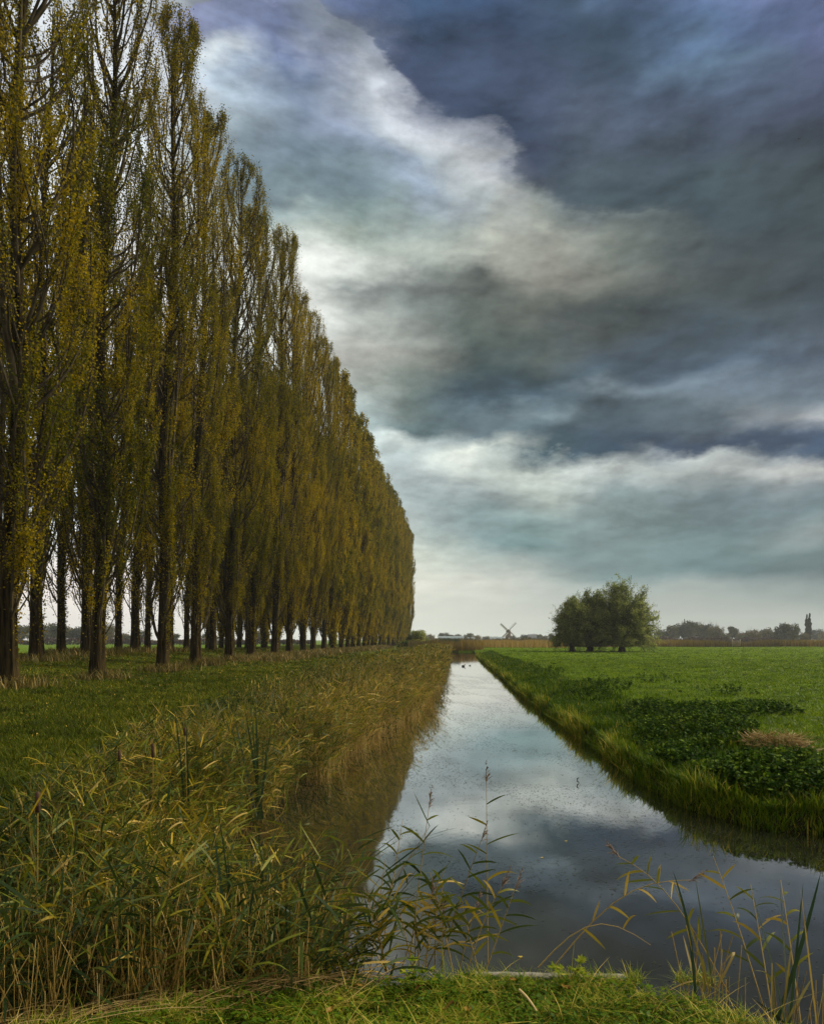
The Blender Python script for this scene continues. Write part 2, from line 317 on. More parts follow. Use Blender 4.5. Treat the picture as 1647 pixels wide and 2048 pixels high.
M['g_mud'] = ground_mat('mud', [(0, (.006, .005, .003)), (1, (.03, .022, .01))], 6, .05)

# ------------------------------------------------------------------ ground, one sheet with the canal cut into it
WATER = -0.55
poly = [(-8.0, .5), (-3.6, 2.3), (-2.6, 2.75), (-2.0, 3.0), (-1.54, 3.18), (-1.15, 3.36), (-.8, 3.46), (0, 3.5), (.85, 3.47), (1.17, 3.3), (1.42, 3.05), (1.65, 2.7), (2.2, 2.2), (6, 1.5), (14, 1.2), (60, 1.0),
        (60, 7.0), (12, 7.4), (6, 7.62), (4.6, 7.8), (4.25, 7.88), (3.66, 8.04), (3.3, 8.63), (3.06, 9.14), (2.86, 10.9), (2.83, 14.2), (2.70, 19.2), (2.6, 28.7), (2.72, 40.4), (2.75, 73), (3.0, 112), (3.1, 127),
        (-1.6, 127), (-1.9, 110), (-1.9, 60), (-2.1, 30), (-2.4, 16), (-2.8, 9), (-3.4, 6), (-4.2, 4.0), (-8, 2.2)]
PA = np.array(poly); PB_ = np.roll(PA, -1, axis=0)
def sdf(x, y):
    """signed distance to the water's edge, negative in the water"""
    x = np.asarray(x, float); y = np.asarray(y, float); best = np.full(x.shape, 1e9); inside = np.zeros(x.shape, bool)
    for (ax, ay), (bx, by) in zip(PA, PB_):
        ex, ey = bx-ax, by-ay; t = np.clip(((x-ax)*ex+(y-ay)*ey)/(ex*ex+ey*ey), 0, 1)
        best = np.minimum(best, np.hypot(x-ax-t*ex, y-ay-t*ey))
        c = ((ay > y) != (by > y))
        with np.errstate(divide='ignore', invalid='ignore'):
            inside ^= c & (x < (bx-ax)*(y-ay)/(by-ay+1e-12)+ax)
    return np.where(inside, -best, best)
def sm(a, b, x): t = np.clip((x-a)/(b-a), 0, 1); return t*t*(3-2*t)
def gz(x, y):
    x = np.asarray(x, float); y = np.asarray(y, float); d = sdf(x, y)
    near = (y < 4.2)
    left = (x < 0) & ~near
    w = np.where(near, .12, np.where(left, 2.2, .75))
    z = WATER+np.clip(d, 0, None)/w*.6
    rim = WATER+(.55)*sm(0, 1, np.clip(d, 0, None)/w)
    rim = np.where(left | near, rim, WATER+(.22+.06*np.sin(x*2.1+y*1.3))*sm(0, .16+.05*np.sin(y*1.9), d)+(.33-.06*np.sin(x*2.1+y*1.3))*sm(.05, 2.6, d))
    und = .035*np.sin(x*.9+1.3*np.sin(y*.35))*np.cos(y*.6+.7*np.sin(x*.5))+.02*np.sin(x*2.3+y*1.7)
    und2 = .05*np.sin(x*.21)*np.cos(y*.13)
    on = sm(.3, 2.5, d)
    z = np.where(d > 0, rim, WATER-np.clip(-d, 0, 1)*.7)
    z = z+on*(und+und2)
    dike = .12*sm(-10, -14, x)+sm(-14.5, -20.5, x)*.48+.05*sm(-21, -27, x)-1.1*sm(-29, -36, x)
    dike = dike+.22*sm(28, 42, y)*sm(-8, -13, x)*sm(-30, -24, x)
    z = z+dike*sm(0, 4, d)
    return z
xs = np.concatenate([-np.geomspace(40, 4000, 26)[::-1], np.arange(-39.4, -8, .6), np.arange(-8, 9, .14), np.arange(9.2, 40, .6), np.geomspace(41, 4000, 26)])
ys = np.concatenate([-np.geomspace(4, 600, 12)[::-1], np.arange(-3.5, 2, .5), np.arange(2.05, 11, .12), np.arange(11.1, 40, .35), np.arange(40.5, 135, 1.2), np.geomspace(137, 5000, 34)])
GX, GY = np.meshgrid(xs, ys); GZ = gz(GX, GY)
ny, nx = GX.shape; idx = np.arange(nx*ny).reshape(ny, nx)
F_ = np.stack([idx[:-1, :-1], idx[:-1, 1:], idx[1:, 1:], idx[1:, :-1]], -1).reshape(-1, 4)
cxs = (GX[:-1, :-1]+GX[1:, 1:])/2; cys = (GY[:-1, :-1]+GY[1:, 1:])/2; cd = sdf(cxs, cys)
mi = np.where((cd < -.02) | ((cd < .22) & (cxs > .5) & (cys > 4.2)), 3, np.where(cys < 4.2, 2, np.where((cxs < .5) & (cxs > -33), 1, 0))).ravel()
g = MB(); g.add(np.stack([GX, GY, GZ], -1), F_, .5); g.mi = [mi]
go = g.build('ground', [M['g_right'], M['g_left'], M['g_near'], M['g_mud']], smooth=True); tag(go, 'grassy banks and flat green fields reaching to the horizon', 'ground', kind='structure')

# water
m, n, out = mat('water'); geo = n.new('ShaderNodeNewGeometry'); P = geo.outputs['Position']
p = n.new('ShaderNodeBsdfPrincipled'); p.inputs['Base Color'].default_value = (.012, .013, .010, 1); p.inputs['Roughness'].default_value = .03; p.inputs['IOR'].default_value = 1.38
mp = n.new('ShaderNodeMapping'); n.put(mp.inputs[0], P); mp.inputs['Scale'].default_value = (1.0, .55, 1)
h1 = n.noise(mp.outputs[0], 2.2, 3, .5); h2 = n.noise(mp.outputs[0], 9, 2, .5)
hh = n.m('ADD', n.m('MULTIPLY', h1, .8), n.m('MULTIPLY', h2, .2))
b = n.new('ShaderNodeBump'); b.inputs['Distance'].default_value = .0025; b.inputs['Strength'].default_value = .5; n.put(b.inputs['Height'], hh); n.t.links.new(b.outputs[0], p.inputs['Normal'])
lw_ = n.new('ShaderNodeLayerWeight'); lw_.inputs[0].default_value = .5
gl = n.new('ShaderNodeBsdfGlossy'); gl.inputs['Roughness'].default_value = .035; gl.inputs['Color'].default_value = (1, .98, .98, 1)
df = n.new('ShaderNodeBsdfDiffuse'); df.inputs[0].default_value = (.010, .010, .007, 1); n.t.links.new(b.outputs[0], gl.inputs['Normal'])
mxw = n.new('ShaderNodeMixShader'); n.put(mxw.inputs[0], n.ramp(lw_.outputs['Facing'], [(0, (.04,)*3), (.5, (.18,)*3), (.62, (.32,)*3), (.76, (.60,)*3), (.86, (.92,)*3), (1, (1,)*3)]))
n.t.links.new(df.outputs[0], mxw.inputs[1]); n.t.links.new(gl.outputs[0], mxw.inputs[2])
n.t.links.new(mxw.outputs[0], out.inputs[0]); M['water'] = m
wb = MB(); wb.add([(-9, .5, WATER), (62, .5, WATER), (62, 128, WATER), (-9, 128, WATER)], [[0, 1, 2, 3]])
tag(wb.build('water', M['water']), 'still dark canal water mirroring the clouds', 'water', kind='structure')

# ------------------------------------------------------------------ poplars
def poplar(H, seed, nb, ntw, nleaf, lsize, tops=0):
    global rng
    rng = np.random.default_rng(seed)
    root = empty('poplar_tree')
    # trunk
    k, sd_ = 26, 18; zz = np.concatenate([[-.3, 0, .3, .8, 1.5], np.linspace(2.5, H-.6, k-5)]); a = np.arange(sd_)/sd_*2*np.pi
    cx = .12*np.sin(zz*.35+seed)*sm(0, 8, zz)+.75*(zz/H)**1.3; cy = .14*np.cos(zz*.28+seed*2)*sm(0, 8, zz)
    r0 = .235*(1-zz/H)**.85+.012+.10*np.exp(-np.clip(zz, 0, 99)/.6)
    ph = rng.uniform(0, 6.28, 3)
    flute = 1+(.16*np.sin(5*a[None]+ph[0])+.10*np.sin(8*a[None]+ph[1]+zz[:, None]*.12)+.05*np.sin(13*a[None]+ph[2]))*(.35+.65*np.exp(-np.clip(zz, 0, 99)/5))[:, None]
    V = np.stack([cx[:, None]+r0[:, None]*flute*np.cos(a), cy[:, None]+r0[:, None]*flute*np.sin(a), np.broadcast_to(zz[:, None], flute.shape)], -1)
    id_ = np.arange(k*sd_).reshape(k, sd_); nx_ = np.roll(id_, -1, 1)
    tb = MB(); tb.add(V, np.stack([id_[:-1], nx_[:-1], nx_[1:], id_[1:]], -1).reshape(-1, 4))
    tb.build('trunk', M['bark'], root, smooth=True)
    axis = lambda h: np.stack([np.interp(h, zz, cx), np.interp(h, zz, cy), h], -1)
    # crown radius
    def Rm(h):
        t = np.clip(h/H, 0, 1); return 2.3*np.clip(sm(.02, .34, t)*.72+.28, 0, 1)*np.sqrt(np.clip(1-((t-.45)/.552)**2, 0.01, 1))**(.6)
    def fit(Q):
        sh = Q.shape; q = Q.reshape(-1, 3).copy(); ax = axis(q[:, 2]); o_ = q[:, :2]-ax[:, :2]; r = np.hypot(o_[:, 0], o_[:, 1])+1e-6; lim = np.maximum(Rm(q[:, 2])*1.2, .10)
        k_ = np.where(r > lim*.7, (lim*.7+(lim*.45)*(1-np.exp(-(r-lim*.7)/(lim*.45))))/r, 1.0); q[:, :2] = ax[:, :2]+o_*k_[:, None]; return q.reshape(sh)
    bb = MB()
    # leaders that fork off low and climb beside the stem
    nl = 7; hl = rng.uniform(2.5, 13, nl); s = np.linspace(0, 1, 12)
    azl = rng.uniform(0, 6.28, nl); Ll = rng.uniform(11, 18, nl)*np.clip((H-hl)/20, .5, 1)
    def climb(h0, az_, L, Rt, K, wob):
        s = np.linspace(0, 1, K); base = axis(h0)
        z = h0[:, None]+L[:, None]*s
        ro = Rt[:, None]*(1-np.exp(-3.2*s[None]**.95))/(1-math.exp(-3.2))
        azv = az_[:, None]+wob*(rng.uniform(-1, 1, (len(h0), 1))*s+.25*np.sin(s*7+rng.uniform(0, 6, (len(h0), 1))))
        ax = axis(z.ravel()).reshape(len(h0), K, 3)
        return np.stack([ax[..., 0]+ro*np.cos(azv), ax[..., 1]+ro*np.sin(azv), z], -1)
    PL = fit(climb(hl, azl, Ll, .55*Rm(hl+Ll*.6), 12, .5))
    bb.tubes(PL, np.linspace(.11, .015, 12)[None]*rng.uniform(.6, 1.2, (nl, 1)), 5, .4)
    # branches
    hb = np.sort(H*((.015 if tops else .035)+.9*rng.uniform(0, 1, nb)**(1.15 if tops else .95))); azb = rng.uniform(0, 6.28, nb)
    Lb = np.minimum(rng.uniform(3.0, 7.0, nb), (H*1.0-hb)*rng.uniform(.75, 1.0, nb))
    Rb = Rm(hb+Lb*.75)*rng.uniform(.35, 1.0, nb)**.7
    PBr = fit(climb(hb, azb, Lb, Rb, 8, .6))
    bb.tubes(PBr, np.linspace(1, .18, 8)[None]*(.018+.007*Lb[:, None])*rng.uniform(.7, 1.2, (nb, 1)), 3, .5)
    # all carriers for twigs
    allP = [(PBr, ntw)]; 
    PL2 = np.concatenate([PL[:, :8][:, ::1], PL[:, 4:12]], 0); allP.append((PL2, ntw))
    st = rng.uniform(.35, 1, (60, )); 
    tp = []; td = []
    for PP, q in allP:
        nn, K, _ = PP.shape
        u = rng.uniform(.22, 1.0, (nn, q))*(K-1); i0 = np.clip(u.astype(int), 0, K-2); fr = (u-i0)[..., None]
        A = np.take_along_axis(PP, i0[..., None].repeat(3, -1), 1); B = np.take_along_axis(PP, (i0+1)[..., None].repeat(3, -1), 1)
        tp.append((A*(1-fr)+B*fr).reshape(-1, 3)); td.append(unit(B-A).reshape(-1, 3))
    # short shoots straight off the stem, low down as well
    hs = np.concatenate([rng.uniform(1.8, H*.97, ntw*24), .4+8.5*rng.uniform(0, 1, ntw*(75 if tops else 55))**.8]); tp.append(axis(hs)); td.append(np.tile([0, 0, 1.], (len(hs), 1)))
    tp = np.concatenate(tp); td = np.concatenate(td); nt = len(tp)
    out_ = tp-axis(tp[:, 2]); out_[:, 2] = 0
    D = unit(td*1.0+.35*unit(out_+1e-6)+rng.normal(0, .22, (nt, 3))+np.array([0, 0, .5]))
    Lt = rng.uniform(.5, 1.5, nt)*np.where(tp[:, 2] < 5, .75, 1)
    s = np.linspace(0, 1, 4)
    TP = tp[:, None]+D[:, None]*(Lt[:, None]*s)[..., None]+np.array([0, 0, 1.])*(Lt[:, None]*.25*s**2)[..., None]
    over = np.clip(TP[:, -1, 2]-(H-.5*rng.uniform(0, 2.2, nt)), 0, 9); TP[..., 2] -= (over[:, None]*s)
    TP = fit(TP)
    bb.tubes(TP, np.array([.011, .009, .006, .003])[None].repeat(nt, 0)*(1.0 if lsize < .08 else 1.7), 3, .6)
    bb.build('branches', M['twig'], root)
    # leaves in clumps, thinner where the crown opens
    dens = np.clip(.25+1.5*(np.sin(tp[:, 0]*1.7+seed)*np.sin(tp[:, 1]*1.9)*np.sin(tp[:, 2]*.55+seed)*.5+.42+rng.normal(0, .22, nt)), .05, 1.7)
    dens *= np.where(tp[:, 2] < 7, (1.0 if tops else .4+.06*tp[:, 2]), 1)*(1-.5*sm(15, 26, tp[:, 2])*(1-.25*sm(30, 33, tp[:, 2])))
    cnt = rng.poisson(nleaf*dens); who = np.repeat(np.arange(nt), cnt); nL = len(who)
    u = rng.uniform(.1, 1.08, nL)
    C = TP[who, 0]*(1-u)[:, None]+TP[who, 3]*u[:, None]+rng.normal(0, .085, (nL, 3))*np.array([1, 1, 1.2])*(1 if lsize < .08 else 1.5)
    D = unit(rdir(nL)+np.array([0, 0, -.5])); S = perp(D)
    sz = lsize*rng.uniform(.65, 1.3, nL)
    tone = np.clip(.42+.12*rng.normal(size=nL)+.12*np.sin(tp[who, 2]*.5+tp[who, 0])+.20*rng.normal(size=nt)[who], 0, 1)
    lb = MB(); lb.leaves(C, D, S, sz*.62, sz*.5, tone); lb.build('crown', M['poplar_leaf'], root)
    return root
protos_near = [poplar(33.3, 11+i, 150, 12, 62, .060) for i in range(4)]
protos_far = [poplar(33.3, 31+i, 120, 9, 40, .14, 1) for i in range(3)]
protos_thin = [poplar(33.3, 41+i, 120, 8, 26, .085) for i in range(2)]
used = set()
ORD = ['first', 'second', 'third', 'fourth', 'fifth', 'sixth', 'seventh', 'eighth', 'ninth', 'tenth', 'eleventh', 'twelfth', 'thirteenth', 'fourteenth']
rp = random.Random(5)
def place_poplar(x, y, near, sc, label, group, vi=None):
    pr = protos_thin if near == 2 else protos_near if near else protos_far
    p_ = pr[rp.randrange(len(pr)) if vi is None else vi % len(pr)]
    if p_.name not in used: used.add(p_.name); o = p_
    else: o = copy_tree(p_)
    o.location = (x, y, float(gz(x, y))-.02); o.scale = (sc*rp.uniform(.95, 1.08), sc*rp.uniform(.95, 1.08), sc)
    o.rotation_euler = (0, 0, 0) if vi is None and False else (0, 0, rp.uniform(-.9, .9))
    tag(o, label, 'tree', group)
Y1 = [22.2, 27.6, 33.7, 38.3, 43.8, 49.1, 54.5]+[59.6+5.42*i for i in range(27)]
for i, y in enumerate(Y1):
    if i < 10:
        lab = ['thick fluted poplar trunk at the left edge, nearest the camera', 'tall poplar with a pale split trunk foot, second trunk in the front row'][i] if i < 2 else '%s golden brown poplar of the front row from the left' % ORD[i]
        gr = 'poplars of the front row'
    elif i == len(Y1)-1: lab, gr = 'last poplar at the far right end of the row, against pale sky', 'poplars of the front row'
    else: lab, gr = 'golden brown poplar far along the front row, crown merging with its neighbours', 'poplars of the front row'
    place_poplar(-14.6+rp.uniform(-.15, .15), y, y < 80, rp.uniform(.965, 1.03), lab, gr, vi=(i % 4 if y < 80 else i % 3))
for i, y in enumerate([28.6, 34, 39.2, 44.5, 49.5, 54.5, 59.5, 64.5, 69.5, 75, 81, 87, 93, 100, 108, 116, 124]):
    lab = '%s dark poplar of the middle row, behind the front trunks' % ORD[i] if i < 8 else 'shaded poplar deep in the middle row, hidden by the front crowns'
    place_poplar(-21+rp.uniform(-.3, .3), y, 2 if y < 73 else 0, rp.uniform(.9, 1.0), lab, 'poplars of the middle row', vi=i+2)
for i, y in enumerate([41.5, 46.6, 50.2, 55.3, 59.3, 64.3, 69, 74, 79, 84.5, 90, 96]):
    lab = '%s dark silhouetted poplar of the back row beside the green field' % ORD[i] if i < 7 else 'shaded poplar deep in the back row, hidden by nearer crowns'
    place_poplar(-27+rp.uniform(-.4, .4), y, 2 if y < 73 else 0, rp.uniform(.86, .98), lab, 'poplars of the back row', vi=i+1)

# ------------------------------------------------------------------ pollard willows
def willow(Rc, Hc, trunk_h, seed, nshoot, nleaf):
    global rng; rng = np.random.default_rng(seed)
    root = empty('willow_tree')
    zz = np.array([-.2, 0, .3, .8, 1.3, trunk_h*.85, trunk_h, trunk_h+.3]); rr = np.array([.75, .62, .5, .44, .46, .6, .62, .3]); a = np.arange(14)/14*2*np.pi
    V = np.stack([rr[:, None]*(1+.12*np.sin(3*a+zz[:, None]*2))*np.cos(a), rr[:, None]*(1+.12*np.cos(4*a+zz[:, None]))*np.sin(a), np.broadcast_to(zz[:, None], (8, 14))], -1)
    id_ = np.arange(8*14).reshape(8, 14); nx_ = np.roll(id_, -1, 1); tb = MB(); tb.add(V, np.stack([id_[:-1], nx_[:-1], nx_[1:], id_[1:]], -1).reshape(-1, 4)); tb.build('trunk', M['wood_dark'], root, True)
    az_ = rng.uniform(0, 6.28, nshoot); el = np.arcsin(np.clip(rng.uniform(-.36, 1, nshoot), -.35, .995))
    ctr = Hc*.5
    end = np.stack([Rc*np.cos(el)*np.cos(az_), Rc*np.cos(el)*np.sin(az_), trunk_h+.2+(Hc-trunk_h)*np.sin(el)*1.0], -1)*1.0
    end[:, :2] *= rng.uniform(.8, 1.06, (nshoot, 1)); end[:, 2] = trunk_h+(end[:, 2]-trunk_h)*rng.uniform(.84, 1.05, nshoot)
    s = np.linspace(0, 1, 8)[None, :, None]; st = np.array([0, 0, trunk_h])+rng.normal(0, .22, (nshoot, 3))*np.array([1, 1, .4])
    P = st[:, None]+(end-st)[:, None]*s; P[..., 2] += (.9*np.sin(s[..., 0]*math.pi)*(1-np.sin(el))[:, None])
    P[:, 1:] += np.cumsum(rng.normal(0, .035, (nshoot, 7, 3)), 1)
    bb = MB(); bb.tubes(P, np.linspace(.06, .01, 8)[None].repeat(nshoot, 0), 3)
    q = 16; u = rng.uniform(.25, 1, (nshoot, q))*7; i0 = np.clip(u.astype(int), 0, 6); fr = (u-i0)[..., None]
    A = np.take_along_axis(P, i0[..., None].repeat(3, -1), 1); B = np.take_along_axis(P, (i0+1)[..., None].repeat(3, -1), 1)
    tp = (A*(1-fr)+B*fr).reshape(-1, 3); D = unit(unit(B-A).reshape(-1, 3)+rng.normal(0, .55, (len(tp), 3))); L = rng.uniform(.5, 1.4, len(tp))
    TP = tp[:, None]+D[:, None]*(L[:, None]*np.linspace(0, 1, 3))[..., None]; bb.tubes(TP, np.array([.015, .01, .006])[None].repeat(len(tp), 0), 3); bb.build('branches', M['wood_dark'], root)
    dens = np.clip(.8+.9*np.sin(tp[:, 0]*1.3+seed)*np.sin(tp[:, 1]*1.4)*np.sin(tp[:, 2]*1.2)+rng.normal(0, .3, len(tp)), .1, 2)
    cnt = rng.poisson(nleaf*dens); who = np.repeat(np.arange(len(tp)), cnt); nL = len(who); u = rng.uniform(0, 1.1, nL)[:, None]
    C = TP[who, 0]*(1-u)+TP[who, 2]*u+rng.normal(0, .16, (nL, 3)); ok = C[:, 2] > .8; C = C[ok]; who = who[ok]; nL = len(C)
    Dl = unit(rdir(nL)+np.array([0, 0, .3])); lb = MB()
    lb.leaves(C, Dl, perp(Dl), .13*rng.uniform(.7, 1.3, nL), .045*rng.uniform(.7, 1.3, nL), np.clip(.45+.2*rng.normal(size=nL)+.2*rng.normal(size=len(tp))[who], 0, 1))
    lb.build('crown', M['willow_leaf'], root); return root
def put(o, px, Y, rz, sc, label, cat, group, z=None):
    x = (px-CX)/F*Y; o.location = (x, Y, float(gz(x, Y)) if z is None else z); o.rotation_euler = (0, 0, rz); o.scale = (sc,)*3 if not isinstance(sc, tuple) else sc; tag(o, label, cat, group)
WG = 'pollard willows in the right field'
wl = willow(5.0, 10.6, 1.8, 3, 250, 30)
put(wl, 1243, 101, .3, 1.0, 'largest round pollard willow, standing at the right of its group', 'tree', WG)
wl2 = willow(3.5, 8.2, 1.8, 4, 170, 30)
put(wl2, 1179, 104, 0, (1.0, 1, 1.08), 'middle pollard willow with yellowish crown between its two neighbours', 'tree', WG)
w3 = copy_tree(wl2); put(w3, 1143, 101, 2, (.84, .84, .95), 'smallest darkest pollard willow at the left of the group', 'tree', WG)

# ------------------------------------------------------------------ far trees and bushes
def round_tree(seed, W, H, mname, leaf=.55, n=2600, bare=False, trunk=True, low=.16, nl=16):
    global rng; rng = np.random.default_rng(seed); root = empty('round_tree')
    bb = MB(); nb = 26 if bare else 12
    az_ = rng.uniform(0, 6.28, nb); e = np.stack([W*.42*np.cos(az_)*rng.uniform(.3, 1, nb), W*.42*np.sin(az_)*rng.uniform(.3, 1, nb), H*rng.uniform(.55, .97, nb)], -1)
    s = np.linspace(0, 1, 5)[None, :, None]; s0 = np.stack([0*az_, 0*az_, H*rng.uniform(.15, .4, nb)], -1); P = s0[:, None]+(e-s0)[:, None]*s; P[..., :2] *= s**.3
    if trunk: bb.tubes(np.array([[[0, 0, -.3], [0, .1, H*.2], [.1, 0, H*.5], [0, 0, H*.8]]]), np.array([[.045, .035, .022, .006]])*H*.6, 8); bb.build('trunk', M['wood_dark'], root, True); bb = MB()
    bb.tubes(P, np.linspace(.012, .003, 5)[None].repeat(nb, 0)*H, 4)
    if bare:
        q = P.repeat(7, 0); d = unit(rng.normal(0, 1, (len(q), 3))+np.array([0, 0, 1.3])); u = rng.integers(1, 5, len(q)); b0 = q[np.arange(len(q)), u]
        bb.tubes(b0[:, None]+d[:, None]*np.linspace(0, 1, 4)[None, :, None]*H*.16, np.linspace(.003, .0014, 4)[None].repeat(len(q), 0)*H, 3)
    bb.build('branches', M['wood_dark'] if not bare else M['twig'], root)
    if not bare:
        lc = rng.uniform(-1, 1, (nl, 3)); lc /= np.maximum(1, np.linalg.norm(lc, axis=1, keepdims=True)); lc *= np.array([W*.34, W*.34, H*(1-low)*.34]); lc[:, 2] += H*(low+(1-low)*.5)
        lr = rng.uniform(.13, .25, nl)*W
        who = rng.integers(0, nl, n); d = rdir(n); C = lc[who]+d*lr[who][:, None]*np.array([1, 1, .85])*rng.uniform(.55, 1.12, n)[:, None]; C[:, 2] = np.maximum(C[:, 2], .2)
        D = rdir(n); lb = MB(); lb.leaves(C, D, perp(D), leaf*rng.uniform(.5, 1.2, n), leaf*.6*rng.uniform(.5, 1.2, n), np.clip(.5+.2*rng.normal(size=n)+.18*rng.normal(size=nl)[who], 0, 1)); lb.build('crown', M[mname], root)
    return root
fa = round_tree(51, 12, 12.5, 'far_leaf'); fb = round_tree(52, 14, 11, 'far_leaf', nl=22); fc_ = round_tree(53, 15, 9.5, 'far_olive', nl=20, low=.03); fd = round_tree(54, 10, 12, 'far_olive', bare=True); fe = round_tree(55, 9, 13, 'far_leaf', nl=12, low=.3)
fu = set()
def far(kind, px, top, Y, wpx, label, group, base=-.3):
    src, W, H = {'a': (fa, 12, 12.5), 'b': (fb, 14, 11), 'c': (fc_, 15, 9.5), 'd': (fd, 10, 12), 'e': (fe, 9, 13)}[kind]
    if src.name in fu: o = copy_tree(src)
    else: fu.add(src.name); o = src
    h = EYE+(CY-top)/F*Y-base; w = wpx/F*Y
    x = (px-CX)/F*Y; o.location = (x, Y, base); o.rotation_euler = (0, 0, rp.uniform(0, 6)); sw = w/W; o.scale = (sw, sw, h/H); tag(o, label, 'tree', group)
G1 = 'trees of the far wood right of the willows'
for a_ in [('a', 1322, 1256, 400, 30, 'low hazy tree at the left foot of the far wood, beside the big willow'), ('b', 1342, 1249, 405, 34, 'rounded hazy tree second from the left of the far wood'),
    ('a', 1362, 1244, 410, 34, 'hazy tree rising to the left shoulder of the far wood'), ('b', 1379, 1240, 405, 36, 'tallest hazy crown of the far wood, left summit'),
    ('a', 1398, 1241, 412, 34, 'tall hazy crown of the far wood, right summit'), ('b', 1412, 1247, 400, 28, 'hazy tree just left of the bare twiggy tree'),
    ('d', 1425, 1242, 395, 22, 'bare twiggy tree with pale fan of branches above the far wood'), ('c', 1432, 1251, 380, 34, 'brownish thin tree below the bare twiggy crown'),
    ('e', 1463, 1248, 390, 24, 'lone umbrella shaped tree between two clumps of far trees'), ('c', 1450, 1266, 385, 26, 'low bush left of the lone umbrella shaped tree'),
    ('c', 1480, 1264, 380, 30, 'low hazy shrub right of the lone umbrella shaped tree'), ('d', 1498, 1254, 420, 12, 'small bare treetop poking above the brown copse'),
    ('c', 1505, 1259, 340, 40, 'wide brown olive tree at the left of the right copse'), ('c', 1534, 1256, 350, 38, 'brown olive tree in the middle of the right copse'),
    ('b', 1562, 1246, 330, 36, 'tall olive tree, highest of the right copse'), ('b', 1583, 1247, 325, 34, 'broad olive tree at the right end of the right copse'),
    ('c', 1604, 1265, 330, 24, 'low shrub between the copse and the far twin poplars'), ('b', 1632, 1258, 500, 36, 'pale hazy bush right of the far twin poplars'), ('c', 1650, 1263, 480, 34, 'pale hazy bush cut by the right edge')]:
    far(*a_, G1)
colu = 0
def column_tree():
    global rng; rng = np.random.default_rng(57); root = empty('poplar_tree'); tb = MB(); tb.tubes(np.array([[[0, 0, -.3], [0, 0, 4], [.05, 0, 13]]]), np.array([[.2, .16, .04]]), 8); tb.build('trunk', M['wood_dark'], root, True)
    n_ = 2600; z = 1.0+13*rng.uniform(0, 1, n_); t = z/14; r = 1.15*np.clip(1-((t-.42)/.6)**2, 0, 1)**.8*np.sqrt(rng.uniform(0, 1, n_))*(.8+.35*np.sin(z*2.1+1)*np.sin(z*.9)); a = rng.uniform(0, 6.28, n_)
    D = unit(rdir(n_)+np.array([0, 0, 1.2])); lb = MB(); lb.leaves(np.stack([r*np.cos(a)+.15*np.sin(z), r*np.sin(a), z], -1), D, perp(D), .34*rng.uniform(.5, 1.2, n_), .16, np.clip(.4+.25*rng.normal(size=n_), 0, 1)); lb.build('crown', M['far_leaf'], root); return root
colm = column_tree()
for px, top, wd, lab in [(1612, 1228, .55, 'left column of the far twin poplars, slightly shorter'), (1617.5, 1226, .62, 'right column of the far twin poplars, slightly taller')]:
    o = copy_tree(colm) if colu else colm; colu = 1; Y = 340; h = EYE+(CY-top)/F*Y; s_ = h/14; o.location = ((px-CX)/F*Y, Y, -.2); o.scale = (s_*wd*1.6, s_*wd*1.6, s_); tag(o, lab, 'tree', 'far twin poplars')
G2 = 'low trees along the horizon behind the canal end'
for i, a_ in enumerate([('c', 860, 1268, 430, 22, 'pale low tree touching the bush at the canal end'), ('b', 888, 1265, 520, 28, 'rounded tree behind the left grey barn'), ('b', 905, 1269, 530, 20, 'low tree between the two grey barns'),
    ('a', 918, 1267, 540, 22, 'low round tree left of the pair behind the right barn'), ('b', 936, 1266, 530, 26, 'broader round tree behind the right barn'), ('c', 953, 1270, 520, 22, 'low tree above the greenhouse roof'),
    ('c', 972, 1272, 560, 24, 'flat distant tree left of the windmill'), ('b', 990, 1273, 600, 26, 'pale flat distant tree by the long low building'), ('a', 1026, 1270, 540, 14, 'small dark tree touching the windmill on its right'),
    ('c', 1036, 1274, 520, 12, 'tiny dark bush right of the windmill'), ('b', 1052, 1269, 480, 28, 'round dark tree left of the grey roofed house'), ('b', 1074, 1268, 480, 30, 'round dark tree right of the grey roofed house'),
    ('c', 1090, 1271, 450, 24, 'low brownish tree between the mill trees and the willows'), ('a', 1104, 1265, 430, 18, 'tall small tree just left of the pollard willows'), ('c', 1112, 1272, 400, 22, 'golden low bush at the left foot of the pollard willows')]):
    far(*a_, G2)
G3 = 'trees of the hazy wood beyond the left field'
rw = random.Random(9); k = 0
LW = ['at the far left edge', 'second from the left edge', 'third from the left edge', 'left of the dark double trunk', 'behind the dark double trunk', 'right of the dark double trunk', 'between the double trunk and the second front poplar', 'behind the second front poplar', 'right of the second front poplar', 'behind the third front poplar', 'left of the fourth front poplar', 'right of the fourth front poplar', 'left of the fifth front poplar', 'right of the fifth front poplar']
for px in [10, 40, 72, 96, 118, 140, 158, 182, 214, 246, 282, 340, 420, 520]:
    far(rw.choice('ab'), px, 1247+rw.uniform(-2, 4)+(px > 230)*14, 340+rw.uniform(-15, 25), 36+rw.uniform(0, 10), 'hazy wood tree seen through the trunks, '+LW[k], G3, base=-.5); k += 1
